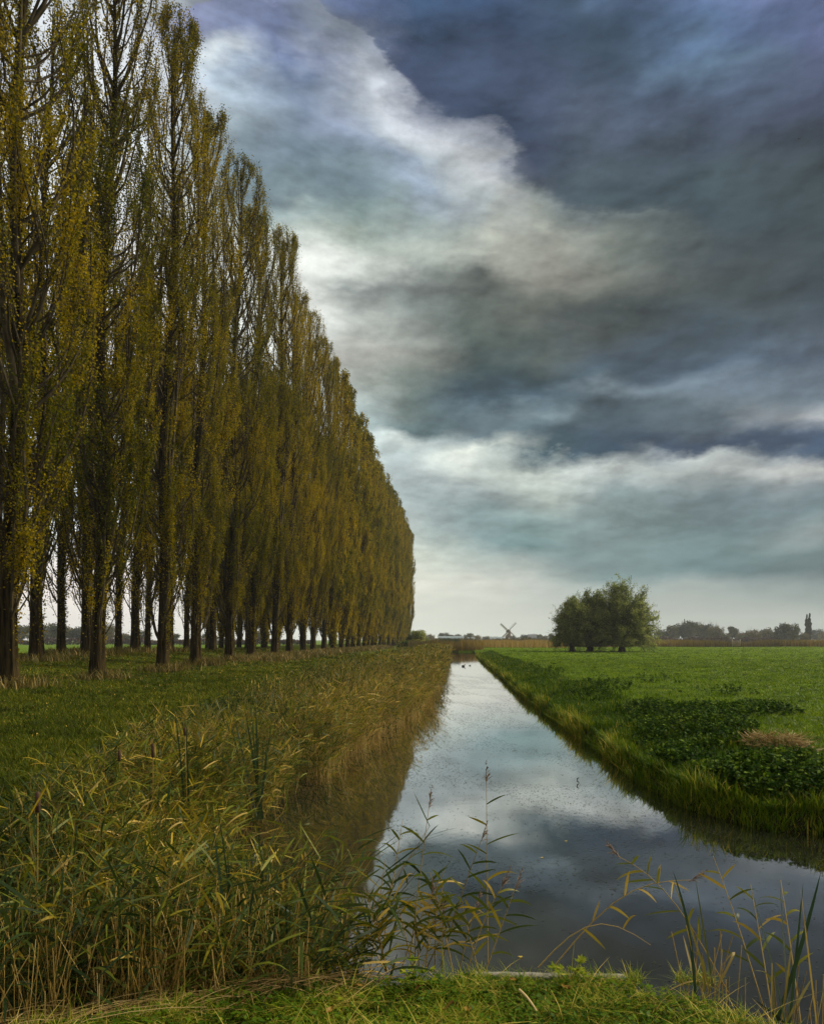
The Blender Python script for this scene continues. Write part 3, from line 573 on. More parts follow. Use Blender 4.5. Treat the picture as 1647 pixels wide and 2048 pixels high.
# hedges and shrubs
def hedge(name, x0, x1, Y, h, seed, mname, label, cat, leaf=.4, n=3000, depth=3, z0=0., kind='stuff'):
    global rng; rng = np.random.default_rng(seed)
    X = rng.uniform(x0, x1, n); hh = h*(.75+.25*np.sin(X*.35+seed)*np.sin(X*.13)+rng.normal(0, .08, n)); C = np.stack([X, Y+rng.uniform(0, depth, n), z0+hh*np.sqrt(rng.uniform(0, 1, n))], -1)
    D = rdir(n); b_ = MB(); b_.leaves(C, D, perp(D), leaf*rng.uniform(.5, 1.2, n), leaf*.6, np.clip(.5+.25*rng.normal(size=n), 0, 1)); return tag(b_.build(name, M[mname]), label, cat, kind=kind)
M['red_hedge'] = foliage('red_hedge', [(0, (.035, .022, .016)), (1, (.10, .06, .04))], .1, .8)
hedge('hedge', 82, 165, 330, 3.4, 61, 'red_hedge', 'dark reddish brown hedge at the foot of the far wood', 'hedge', .6, 5000)
hedge('hedge', -240, -60, 290, 3.0, 62, 'red_hedge', 'reddish brown hedge across the far side of the left field', 'hedge', .6, 7000, z0=-.45)
hedge('scrub', -15, 95, 300, 2.6, 63, 'far_olive', 'low green brown scrub before the barns and windmill', 'scrub', .5, 5000)
bs = round_tree(71, 9, 6.2, 'willow_leaf', .28, 9000, False, False, .0, 20); bs.name = 'bush'
put(bs, 836, 150, 0, (.58, .58, .62), 'round grey green bush at the canal end, right of the last poplar', 'bush', None)
bs['label'] = 'round grey green bush at the canal end, right of the last poplar'
b2 = round_tree(72, 5, 3, 'bank_grass', .25, 4000, False, False, .0, 12); b2.name = 'bush'; put(b2, 820, 140, 0, (1.2, .8, .55), 'low bright yellow green bush at the foot of the last poplar', 'bush', None)
# ------------------------------------------------------------------ barns, houses and the windmill
M['roof_blue'] = plain('roof_blue', (.13, .17, .19), (.20, .25, .27), 2, .7); M['wall_pale'] = plain('wall_pale', (.10, .13, .15), (.15, .18, .20), 1, .8); M['wall_dark'] = plain('wall_dark', (.03, .045, .055), (.06, .08, .09), 1, .7)
M['brick'] = plain('brick', (.18, .07, .045), (.26, .11, .07), 3, .9); M['thatch'] = plain('thatch', (.06, .035, .022), (.11, .07, .045), 5, .95, .03, (1, 1, .3)); M['white'] = plain('white', (.72, .72, .70), (.82, .81, .78), 3, .6)
M['roof_grey'] = plain('roof_grey', (.10, .11, .12), (.16, .17, .18), 2, .7); M['glass_dark'] = plain('glass_dark', (.03, .04, .05), (.05, .06, .07), 2, .15)
def gable(name, px, top, Y, wpx, dep, hr, roofm, wallm, label, cat, group=None, ridge_x=True):
    x = (px-CX)/F*Y; W = wpx/F*Y; T = EYE+(CY-top)/F*Y; e = T-hr; root = empty(name, (x, Y, 0)); w = MB()
    w.box((0, 0, e/2), (W, dep, e)); o = .35
    if ridge_x:
        for sx in (-1, 1): w.add([(sx*W/2, -dep/2, e), (sx*W/2, dep/2, e), (sx*W/2, 0, T-.03)], [[0, 1, 2]])
        rf = MB()
        for sy in (-1, 1): rf.add([(-W/2-o, sy*(dep/2+o), e-.2), (W/2+o, sy*(dep/2+o), e-.2), (W/2+o, 0, T+.05), (-W/2-o, 0, T+.05), (-W/2-o, sy*(dep/2+o), e-.35), (W/2+o, sy*(dep/2+o), e-.35)], [[0, 1, 2, 3], [4, 5, 1, 0]])
    else:
        for sy in (-1, 1): w.add([(-W/2, sy*dep/2, e), (W/2, sy*dep/2, e), (0, sy*dep/2, T-.03)], [[0, 1, 2]])
        rf = MB()
        for sx in (-1, 1): rf.add([(sx*(W/2+o), -dep/2-o, e-.2), (sx*(W/2+o), dep/2+o, e-.2), (0, dep/2+o, T+.05), (0, -dep/2-o, T+.05), (sx*(W/2+o), -dep/2-o, e-.4), (0, -dep/2-o, T-.2)], [[0, 1, 2, 3], [4, 0, 3, 5]])
    w.build('wall', M[wallm], root); rf.build('roof', M[roofm], root)
    d = MB(); d.box((0, -dep/2-.03, min(1.4, e/2)), (W*.22, .06, min(2.6, e*.85))); d.build('door', M['glass_dark'], root)
    for sx in (-.32, .32): q = MB(); q.box((sx*W, -dep/2-.03, e*.6), (W*.14, .05, e*.3)); q.build('window', M['glass_dark'], root)
    return tag(root, label, cat, group)
BG = 'farm buildings on the horizon'
gable('barn', 891, 1272.5, 440, 28, 16, 2.4, 'roof_blue', 'wall_pale', 'left pale roofed barn at the edge of the far bush', 'barn', BG)
gable('barn', 915, 1272.3, 430, 22, 12, 2.2, 'roof_blue', 'wall_dark', 'right pale roofed barn with dark gable wall', 'barn', BG)
gable('greenhouse', 941, 1275, 450, 14, 12, 1.0, 'roof_blue', 'wall_pale', 'small blue greenhouse right of the two barns', 'greenhouse', BG)
gable('shed', 970, 1274.5, 440, 20, 10, 2.0, 'roof_grey', 'wall_dark', 'dark shed with low pitched roof left of the long pale building', 'shed', BG, False)
gable('farm_building', 992, 1274, 470, 26, 12, 1.4, 'roof_blue', 'wall_pale', 'long low pale blue building just left of the windmill', 'building', BG)
gable('house', 1063, 1268.5, 470, 15, 9, 3.0, 'roof_grey', 'brick', 'house with grey roof among the trees right of the windmill', 'house', BG)

def windmill():
    Y = 560; k = Y/F; hx = (1016-CX)*k; hub = EYE+(CY-1261.5)*k; root = empty('windmill', (hx, Y, 0))
    def ring(mb, zs, rs, sides=8, mi=0):
        a = (np.arange(sides)+.5)/sides*2*np.pi; V = np.array([[(r*math.cos(t), r*math.sin(t), z) for t in a] for z, r in zip(zs, rs)]); id_ = np.arange(len(zs)*sides).reshape(len(zs), sides); nx_ = np.roll(id_, -1, 1)
        mb.add(V, np.stack([id_[:-1], nx_[:-1], nx_[1:], id_[1:]], -1).reshape(-1, 4), .5, mi)
    b_ = MB(); ring(b_, [0, 1.9], [3.25, 3.2]); b_.build('base_wall', M['brick'], root)
    b_ = MB(); ring(b_, [1.9, 3.5, 6.0, hub-.9], [3.35, 2.8, 2.2, 1.75]); b_.build('body', M['thatch'], root)
    b_ = MB(); ring(b_, [hub-1.0, hub-.3, hub+.6, hub+1.1, hub+1.3], [2.0, 1.95, 1.4, .6, .05], 12); b_.build('cap', M['thatch'], root, True)
    b_ = MB(); b_.tubes(np.array([[[0, 1.5, hub], [0, -3.2, hub]]]), .28, 8); b_.box((0, -3.2, hub), (.7, .4, .7)); b_.build('windshaft', M['wood_dark'], root)
    b_ = MB(); b_.tubes(np.array([[[0, 1.8, hub], [0, 5.0, 2.2], [0, 5.6, 1.0]]]), .12, 5); b_.build('tail_pole', M['wood_dark'], root)
    for z in (2.9, 5.2):
        w_ = MB(); w_.box((.1, -(3.15-z*.26)-.18, z), (.8, .3, 1.0)); w_.build('window', M['white'], root)
    d = MB(); d.box((-.9, -3.1, 1.0), (1.0, .2, 2.0)); d.build('door', M['white'], root)
    for ang, white in ((136, 1), (45, .35), (223, 1), (-44, .5)):
        a = R(ang); ux = np.array([math.cos(a), 0, math.sin(a)]); sx = np.array([-math.sin(a), 0, math.cos(a)]); c0 = np.array([0, -3.45, hub]); L = 8.9
        e_ = MB(); e_.tubes(np.array([[c0, c0+ux*L]]), np.array([[.26, .16]]), 4); sl = e_.build('sail', M['wood_dark'], root)
        lt = MB()
        for t in np.linspace(1.6, L-.1, 17): lt.tubes(np.array([[c0+ux*t-sx*.25, c0+ux*t+sx*1.45]]), .035, 3)
        for q in (.5, .95, 1.42): lt.tubes(np.array([[c0+ux*1.6+sx*q, c0+ux*(L-.1)+sx*q]]), .03, 3)
        lt.build('lattice', M['white'] if white > .4 else M['wood_dark'], sl)
        if white > .4:
            cl = MB(); V = [c0+ux*1.7+sx*.1+np.array([0, .08, 0]), c0+ux*(L-.3)+sx*.1+np.array([0, .08, 0]), c0+ux*(L-.3)+sx*(1.4 if white > .9 else .7)+np.array([0, .08, 0]), c0+ux*1.7+sx*(1.4 if white > .9 else .7)+np.array([0, .08, 0])]
            cl.add(V+[v+np.array([0, .03, 0]) for v in V], [[0, 1, 2, 3], [7, 6, 5, 4]]); cl.build('sail_cloth', M['white'], sl)
    tag(root, 'small brown thatched windmill with four white lattice sails on the horizon', 'windmill')
windmill()
# field gate
def gate():
    Y = 165; k = Y/F; root = empty('field_gate', ((1471-CX)*k, Y, 0)); W = 16*k
    for sx in (-1, 1): p_ = MB(); p_.box((sx*W/2, 0, .95), (.16, .16, 1.9)); p_.build('post', M['gate'], root)
    r_ = MB()
    for z in (.35, .65, .95, 1.25, 1.5): r_.box((0, 0, z), (W-.16, .05, .1))
    r_.box((-W*.3, -.045, .92), (.1, .04, 1.25)); r_.box((W*.3, -.045, .92), (.1, .04, 1.25)); r_.build('rail', M['gate'], root)
    tag(root, 'grey wooden field gate with rails set in the far reed belt', 'gate')
M['gate'] = plain('gate', (.22, .18, .12), (.32, .26, .18), 5, .8); gate()

# ------------------------------------------------------------------ blades: grass, reeds
def blades(b_, x, y, z, h, w, lean, bend, tone, K=3, azi=None):
    n_ = len(x); az_ = rng.uniform(0, 6.283, n_) if azi is None else azi; d = np.stack([np.cos(az_), np.sin(az_), 0*az_], -1); side = np.stack([-np.sin(az_), np.cos(az_), 0*az_], -1)
    s = np.linspace(0, 1, K)[None]; ho = (lean[:, None]*s+bend[:, None]*s**2)*h[:, None]; up = h[:, None]*(s-.28*np.minimum(bend, 1.4)[:, None]*s**2)
    P = np.stack([x, y, z], -1)[:, None]+d[:, None]*ho[..., None]+np.array([0, 0, 1.])*up[..., None]
    wd = w[:, None]*(1-.9*s**1.5); b_.strips(P, wd, side, tone)
    return P
def scatter_px(n_, x0, x1, y0, y1, power=1.0):
    """points on the ground spread so that they look even from the bank (between two depths)"""
    pass
def grass_field(name, n_, region, hrange, w0, mname, label, tone0=.5, far_scale=.0011, seed=1, cond=None, clump=True, kind='stuff', bend=.5, cat='grass'):
    global rng; rng = np.random.default_rng(seed); x0, x1, y0, y1 = region
    y = y0*(y1/y0)**rng.uniform(0, 1, n_*2); lo = np.maximum(x0, -(CX+300)/F*y-1.5); hi = np.minimum(x1, (1647+300-CX)/F*y+2.5); x = lo+(hi-lo)*rng.uniform(0, 1, n_*2); ok = hi > lo
    if cond is not None: ok &= cond(x, y)
    x, y = x[ok][:n_], y[ok][:n_]; m_ = len(x); z = gz(x, y)
    cl = .5+.5*np.sin(x*1.9+np.sin(y*1.3)*2)*np.sin(y*1.1+x*.6) if clump else .5*np.ones(m_)
    h = rng.uniform(*hrange, m_)*(.6+.8*cl); w = w0+y*far_scale*.5; b_ = MB()
    blades(b_, x, y, z-.01, h, w, rng.uniform(-.2, .5, m_), rng.uniform(0, bend*2, m_), np.clip(tone0+.2*rng.normal(size=m_)+.15*(cl-.5), 0, 1)); return tag(b_.build(name, M[mname]), label, cat, kind=kind)
land_r = lambda x, y: (sdf(x, y) > .02) & (y > 4.2) & (x > 0)
grass_field('grass', 330000, (2.4, 60, 7.4, 60), (.025, .085), .003, 'grass', 'short bright green pasture grass on the right bank', .46, .0009, 1, land_r)
grass_field('grass', 75000, (2.4, 100, 40, 165), (.03, .10), .006, 'grass', 'distant bright green pasture grass around the willows', .48, .0011, 2, land_r)
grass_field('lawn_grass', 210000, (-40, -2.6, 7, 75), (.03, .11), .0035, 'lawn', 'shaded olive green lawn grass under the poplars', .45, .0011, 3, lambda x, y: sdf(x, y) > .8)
def tuft_field(n_, region, seed, mname, label, rr_, hr, tone0, cond):
    global rng; rng = np.random.default_rng(seed); x0, x1, y0, y1 = region; y = y0*(y1/y0)**rng.uniform(0, 1, n_); lo = np.maximum(x0, -(CX+300)/F*y-1.5); hi = np.minimum(x1, (1647+300-CX)/F*y+2.5); x = lo+(hi-lo)*rng.uniform(0, 1, n_); ok = (hi > lo) & cond(x, y); x, y = x[ok], y[ok]; n_ = len(x)
    q = rng.integers(8, 26, n_); w_ = np.repeat(np.arange(n_), q); m_ = len(w_); r = (rng.uniform(*rr_, n_)*(1+y*.012))[w_]; xx = x[w_]+rng.normal(0, 1, m_)*r; yy = y[w_]+rng.normal(0, 1, m_)*r; h = (rng.uniform(*hr, n_)[w_])*rng.uniform(.6, 1.1, m_)
    b_ = MB(); blades(b_, xx, yy, gz(xx, yy)-.01, h, .003+yy*.0005, rng.uniform(0, .6, m_), rng.uniform(0, 1.2, m_), np.clip((tone0+.16*rng.normal(size=n_))[w_]+.12*rng.normal(size=m_), 0, 1)); tag(b_.build('grass_tufts', M[mname]), label, 'grass', kind='stuff')
tuft_field(4200, (2.6, 100, 7.8, 120), 41, 'grass', 'darker uneven tufts in the right pasture', (.04, .14), (.06, .13), .3, land_r)
tuft_field(3000, (-40, -4, 7, 70), 42, 'lawn', 'uneven dark tufts in the shaded lawn', (.04, .15), (.07, .18), .3, lambda x, y: sdf(x, y) > 1.2)
# fringe of the right bank
def fringe(n_, seed, dmin, dmax, hr, tone0, tilt, mname, name, label, y1=100):
    global rng; rng = np.random.default_rng(seed); seg = PA[16:32]; A, B = seg[:-1], seg[1:]; L = np.hypot(*(B-A).T); wt = L/np.maximum(1, (np.abs(A[:, 1])+np.abs(A[:, 0])*.5))**1.1
    i = rng.choice(len(A), n_, p=wt/wt.sum()); u = rng.uniform(0, 1, n_)[:, None]; P = A[i]*(1-u)+B[i]*u; T = (B-A)[i]/L[i][:, None]; Nn = np.stack([T[:, 1], -T[:, 0]], -1)
    test = sdf(P[:, 0]+Nn[:, 0]*.1, P[:, 1]+Nn[:, 1]*.1); Nn *= np.where(test > 0, 1, -1)[:, None]
    d = dmin+(dmax-dmin)*rng.uniform(0, 1, n_)**1.5; P = P+Nn*d[:, None]; x, y = P[:, 0], P[:, 1]; ok = (x < (1647+350-CX)/F*y+2.5) & (y < y1); x, y, Nn, d = x[ok], y[ok], Nn[ok], d[ok]; m_ = len(x)
    z = np.maximum(gz(x, y), WATER-.05); az_ = np.arctan2(-Nn[:, 1], -Nn[:, 0])+rng.normal(0, 1.7, m_)
    cl = np.clip(.5+.5*np.sin(x*5+y*2.1)*np.sin(y*3.3)+.4*np.sin(y*1.3+x)*np.sin(y*.71), 0, 1.3)
    b_ = MB(); blades(b_, x, y, z, rng.uniform(*hr, m_)*(.55+.8*cl), .0035+y*.0006, rng.uniform(-.2, tilt, m_), rng.uniform(.0, .9, m_), np.clip(tone0+.2*rng.normal(size=m_)+.22*(cl-.5)-.12*np.minimum(d, 1), 0, 1), 4, az_); return tag(b_.build(name, M[mname]), label, 'grass', kind='stuff')
fringe(24000, 11, -.03, .25, (.05, .34), .50, .35, 'bank_grass', 'bank_grass', 'long yellow green grass hanging over the right water edge')
fringe(80000, 12, .14, 2.4, (.06, .20), .36, .25, 'bank_grass', 'bank_grass', 'taller rough grass on the slope of the right bank')

# nettles
def nettles():
    global rng; rng = np.random.default_rng(21); b_ = MB()
    pats = [(1290, 1412, 70, 24, 1300), (1400, 1440, 130, 42, 4400), (1520, 1415, 90, 16, 1000), (1500, 1520, 150, 30, 3600), (1640, 1535, 60, 30, 900), (1190, 1366, 75, 18, 900), (1095, 1335, 40, 10, 260), (1350, 1480, 70, 24, 1000), (1600, 1570, 70, 18, 500), (1450, 1375, 90, 8, 160), (1300, 1350, 90, 8, 160), (1560, 1600, 60, 14, 200), (1790, 1540, 110, 34, 2200), (1760, 1440, 90, 18, 900)]
    for cx, cy, rx, ry, n_ in pats:
        t = rng.uniform(0, 6.283, n_); r = np.sqrt(rng.uniform(0, 1, n_)); px = cx+rx*r*np.cos(t)*(1+.25*np.sin(3*t+cx)); py0 = cy+ry*r*np.sin(t); keep = rng.uniform(size=n_) < (1.2-1.1*r)*(.55+.45*np.sin(px*.12+cy)*np.sin(py0*.3)); px, r, t = px[keep], r[keep], t[keep]; n_ = len(px); py = cy+ry*r*np.sin(t)+10
        Y = 1.7*F/(py-CY); X = (px-CX)/F*Y; ok = sdf(X, Y) > .35; X, Y = X[ok], Y[ok]; n_ = len(X)
        # plants: groups of leaves on a stem
        hgt = rng.uniform(.14, .34, n_)*(1.15-.5*r[ok])
        q = 14; az_ = rng.uniform(0, 6.283, (n_, q)); zz = hgt[:, None]*rng.uniform(.45, 1, (n_, q)); ln = .033*rng.uniform(.6, 1.3, (n_, q))
        D = np.stack([np.cos(az_), np.sin(az_), rng.uniform(-1.1, .4, (n_, q))], -1); D = unit(D); S = unit(np.cross(D, np.array([0, 0, 1.])+rng.normal(0, .6, (n_, q, 3))))
        C = np.stack([X, Y, gz(X, Y)], -1)[:, None]+D*ln[..., None]*1.1+np.array([0, 0, 1.])*zz[..., None]
        tn = np.clip(.18+.5*(zz/hgt[:, None])+.25*rng.normal(size=(n_, q))+.15*rng.normal(size=(n_, 1)), 0, 1)
        b_.leaves(C.reshape(-1, 3), D.reshape(-1, 3), S.reshape(-1, 3), ln.ravel(), ln.ravel()*.55, tn.ravel())
        P = np.stack([X, Y, gz(X, Y)], -1)[:, None]+np.array([0, 0, 1.])*(hgt[:, None]*np.linspace(0, 1, 3))[..., None]; b_.tubes(P, .003, 3, .3)
    tag(b_.build('nettles', M['nettle']), 'dark green nettle patches spreading over the right bank', 'nettles', kind='stuff')
nettles()

# reeds: stalks with leaves
def reed_batch(b_, x, y, z0, ztop, lean, leanaz, nleaf, lw, ll, stem_r, tone0, stem_tone, K=5, droop=.42, LK=4):
    """b_ = (leafMB, stemMB)"""
    n_ = len(x); H = ztop-z0; s = np.linspace(0, 1, K)[None]; d = np.stack([np.cos(leanaz), np.sin(leanaz), 0*x], -1)
    P = np.stack([x, y, z0], -1)[:, None]+d[:, None]*(H[:, None]*lean[:, None]*s**1.8)[..., None]+np.array([0, 0, 1.])*(H[:, None]*s)[..., None]
    b_[1].tubes(P, stem_r*np.linspace(1, .45, K)[None], 3, stem_tone)
    lo_ = .40 if nleaf > 7 else .12
    u = np.clip((np.arange(nleaf)+.5)[None]/nleaf*(1.02-lo_)+lo_+rng.uniform(-.05, .05, (n_, nleaf)), .1, 1)*(K-1); i0 = np.clip(u.astype(int), 0, K-2); fr = (u-i0)[..., None]
    A = np.take_along_axis(P, i0[..., None].repeat(3, -1), 1); B = np.take_along_axis(P, (i0+1)[..., None].repeat(3, -1), 1); C = (A*(1-fr)+B*fr).reshape(-1, 3); T = unit(B-A).reshape(-1, 3)
    m_ = len(C); base = np.repeat(rng.uniform(0, 6.283, n_), nleaf); az_ = base+np.tile(np.arange(nleaf)*math.pi, n_)+rng.normal(0, .55, m_); az_ = az_*1.0
    wind = np.array([.35, -.05, 0]); hd = unit(np.stack([np.cos(az_), np.sin(az_), 0*az_], -1)+wind*rng.uniform(0, 1.3, (m_, 1))); L = ll*rng.uniform(.65, 1.25, m_)
    up = rng.uniform(-.1, 1.6, m_); s = np.linspace(0, 1, LK)[None]; D0 = unit(hd+T*up[:, None]); dr = droop*rng.uniform(0, 1, m_)**2*1.6
    LP = C[:, None]+D0[:, None]*(L[:, None]*s)[..., None]+np.array([0, 0, -1.])*((L*dr)[:, None]*s**2)[..., None]
    side = unit(np.cross(D0, np.array([0, 0, 1.])+rng.normal(0, .45, (m_, 3)))); wid = lw*rng.uniform(.7, 1.2, m_)[:, None]*(np.sin((s*.86+.14)*math.pi)**.7+.03)
    tn = np.clip(np.repeat(tone0, nleaf)+.17*rng.normal(size=m_)+np.repeat(.14*rng.normal(size=n_), nleaf)+(rng.uniform(size=m_) < .07)*.4, 0, 1)
    b_[0].strips(LP, wid, side, tn)
    return P
fx = lambda y: np.interp(y, [3, 3.6, 4.6, 5.2, 6, 7, 8, 9, 12, 16, 19, 26, 40, 60, 100, 127], [-.95, -.80, -.95, -1.8, -2.4, -2.6, -2.7, -2.7, -2.35, -1.95, -1.5, -1.15, -1.2, -1.25, -1.5, -1.3])
bx = lambda y: np.interp(y, [3, 5, 8, 12, 18, 30, 60, 127], [-3.6, -4.0, -4.5, -5.0, -5.7, -6.3, -6.6, -6.2])
def reedbed():
    global rng; rng = np.random.default_rng(77); L, S = MB(), MB()
    for y0, y1, n_, nl, lw, ll, sr, lk, mn in [(3.3, 5, 1350, 8, .0068, .23, .0031, 5, .22), (5, 8, 1800, 8, .0072, .24, .0028, 4, .24), (8, 14, 3400, 7, .008, .26, .0036, 4, .28), (14, 30, 5600, 6, .011, .28, .005, 3, .33), (30, 62, 5800, 5, .020, .34, .009, 3, .33), (62, 128, 5200, 4, .036, .40, .016, 3, .38)]:
        y = y0+(y1-y0)*rng.uniform(0, 1, n_*3); f, b = fx(y)+.10*np.sin(y*2.3)+.09*np.sin(y*5.1+1)+.12*rng.normal(size=n_*3)*np.clip(y/12, .3, 1), np.maximum(bx(y), -(CX+300)/F*y-.8); x = f+(b-f)*rng.uniform(0, 1, n_*3)**1.25
        ok = (b < f) & ((y > 4) | (sdf(x, y) < .1)); x, y = x[ok][:n_], y[ok][:n_]; m_ = len(x); z0 = np.maximum(gz(x, y), WATER-.1)
        edge = (x-bx(y))/(fx(y)-bx(y)); top = np.interp(y, [3, 5, 8, 14, 30, 60, 127], [.22, .36, .36, .46, .72, .82, .85])+.16*rng.normal(size=m_)*np.clip(20/y, .5, 1)-.38*(1-sm(0, .45, edge))
        top -= sm(.62, 1.0, edge)*.55*rng.uniform(0, 1, m_)+sm(3.6, 4.4, y)*(1-sm(6.5, 8, y))*sm(.35, .9, edge)*.38; top += .13*np.sin(x*2.1+1)*np.sin(y*1.1)+.10*np.sin(x*.8+y*.6)+(rng.uniform(size=m_) < .05)*.22
        top = np.maximum(top, z0+.35); la = np.where(rng.uniform(size=m_) < .35, rng.uniform(0, 6.28, m_), rng.normal(.2, 1.1, m_))
        la = np.where((edge > .8) & (rng.uniform(size=m_) < .6), rng.normal(0, .5, m_), la)
        reed_batch((L, S), x, y, z0, top, rng.uniform(.05, .5, m_)+.25*sm(.75, 1, edge), la, nl, lw, ll, sr, mn-.06+.14*edge+.16*np.sin(x*1.3+y*.35)*np.sin(y*.5+1), np.clip(rng.uniform(0, .75, m_)+.3*edge*(y > 8), 0, 1), LK=lk)
        # bare straw stems beneath
        k_ = int(m_*(2.6 if y0 < 5 else 1.9 if y0 < 8 else 1.2)); ii = rng.integers(0, m_, k_); x2 = x[ii]+rng.normal(0, .08, k_); y2 = y[ii]+rng.normal(0, .08, k_); z2 = np.maximum(gz(x2, y2), WATER-.1); hh = (top[ii]-z2)*(rng.uniform(.3, .7, k_) if y0 < 8 else rng.uniform(.35, .85, k_)); az_ = rng.uniform(0, 6.28, k_); ln = rng.uniform(0, .5, k_)
        P = np.stack([x2, y2, z2], -1)[:, None]+np.stack([np.cos(az_)*ln*hh, np.sin(az_)*ln*hh, hh], -1)[:, None]*np.linspace(0, 1, 3)[None, :, None]; S.tubes(P, sr*.95, 3, rng.uniform(.5, 1.1, k_))
    q = 900; x = rng.uniform(-2.9, -.75, q); y = np.interp(x, [-2.6, -2, -1.54, -1.15, -.8], [2.75, 3.0, 3.18, 3.36, 3.46])+rng.uniform(.03, .45, q); h = .2+.75*rng.uniform(0, 1, q)**1.3; a_ = rng.uniform(0, 6.28, q); ln = rng.uniform(0, .6, q)
    P = np.stack([x, y, np.full(q, WATER-.02)], -1)[:, None]+np.stack([np.cos(a_)*ln*h, np.sin(a_)*ln*h, h], -1)[:, None]*np.linspace(0, 1, 4)[None, :, None]; P[:, 2:, :2] += rng.normal(0, .02, (q, 1, 2)); S.tubes(P, .0019, 4, rng.uniform(.2, .9, q))
    tag(L.build('reed_leaves', M['reed_leaf']), 'tangled green and golden reed leaves along the left bank', 'reeds', kind='stuff')
    tag(S.build('reed_stems', M['reed_stem']), 'straw coloured reed stems beneath the leaves on the left bank', 'reeds', kind='stuff')
reedbed()
# golden reed belt at the far side of the field and round the canal end
def belt():
    global rng; rng = np.random.default_rng(88); b_ = MB(); n_ = 26000
    Y = rng.uniform(168, 182, n_); X = rng.uniform(3, 108, n_); 
    n2 = 9000; Y2 = rng.uniform(127.4, 150, n2); X2 = rng.uniform(-9, 5.2, n2)+0*Y2
    n3 = 4000; Y3 = rng.uniform(150, 172, n3); X3 = rng.uniform(-12, 26, n3)
    x = np.concatenate([X, X2, X3]); y = np.concatenate([Y, Y2, Y3]); m_ = len(x)
    h = (1.66+.16*np.sin(x*.3)*np.sin(x*.83+1)+.13*rng.normal(size=m_)-.45*(np.sin(x*.21+2)*np.sin(x*.067) > .45))*np.concatenate([np.ones(n_), .95*np.ones(n2), np.ones(n3)])
    tn = np.clip(.5+.2*rng.normal(size=m_)+.3*np.sin(x*.11)*np.sin(x*.05+1)-.25*sm(40, 60, x), 0, 1); tn[n_:n_+n2] -= .25
    blades(b_, x, y, gz(x, y), h, np.full(m_, .05), rng.uniform(0, .12, m_), rng.uniform(0, .2, m_), np.clip(tn, 0, 1)); tag(b_.build('reed_belt', M['belt']), 'golden brown reed belt along the far edge of the pasture', 'reeds', kind='stuff')
    b_ = MB(); n_ = 2600; y = rng.uniform(131, 139, n_); x = rng.uniform(-3.2, .8, n_); blades(b_, x, y, gz(x, y), rng.uniform(1.2, 2.2, n_), np.full(n_, .05), rng.uniform(0, .1, n_), rng.uniform(0, .2, n_), rng.uniform(0, .6, n_)); tag(b_.build('rushes', M['cattail_leaf']), 'dark green rushes closing the far end of the canal', 'rushes', kind='stuff')
belt()
# dry tufts at the tree feet
def tufts():
    global rng; rng = np.random.default_rng(90); b_ = MB(); X, Y, A = [], [], []
    for i, y in enumerate(Y1[:22]):
        q = int(rng.uniform(250, 900)); X.append(-14.3+rng.normal(.1, .5, q)); Y.append(y+rng.normal(rng.uniform(-.4, .3), .5, q))
    for y in [34, 39.2, 44.5, 46.6, 49.5, 50.2, 55.3]: X.append(rng.normal(-20.7 if y not in (46.6, 50.2, 55.3) else -27, .8, 350)); Y.append(rng.normal(y, .8, 350))
    q = 9000; yy = 45*(130/45)**rng.uniform(0, 1, q); Y.append(yy); X.append(-13.6+rng.normal(0, .9, q))
    x = np.concatenate(X); y = np.concatenate(Y); m_ = len(x); blades(b_, x, y, gz(x, y), rng.uniform(.15, .55, m_), .004+y*.0007, rng.uniform(0, .4, m_), rng.uniform(0, .8, m_), np.clip(.4+.25*rng.normal(size=m_), 0, 1), 4)
    tag(b_.build('dry_grass', M['dry_grass']), 'dry brown grass tufts at the feet of the poplars', 'grass', kind='stuff')
tufts()
def litter():
    global rng; rng = np.random.default_rng(92); n_ = 9000; y = 6.5*(70/6.5)**rng.uniform(0, 1, n_); x = rng.uniform(-30, -3.5, n_); ok = (x > -(CX+30)/F*y) & (sdf(x, y) > 1.6); x, y = x[ok], y[ok]; n_ = len(x); D = rdir(n_); b_ = MB()
    b_.leaves(np.stack([x, y, gz(x, y)+rng.uniform(.0, .06, n_)], -1), D, perp(D), .010+.0009*y, .008+.0007*y, rng.uniform(.1, .85, n_)); tag(b_.build('leaf_litter', M['litter']), 'fallen yellow brown poplar leaves scattered over the shaded lawn', 'leaf litter', kind='stuff')
litter()
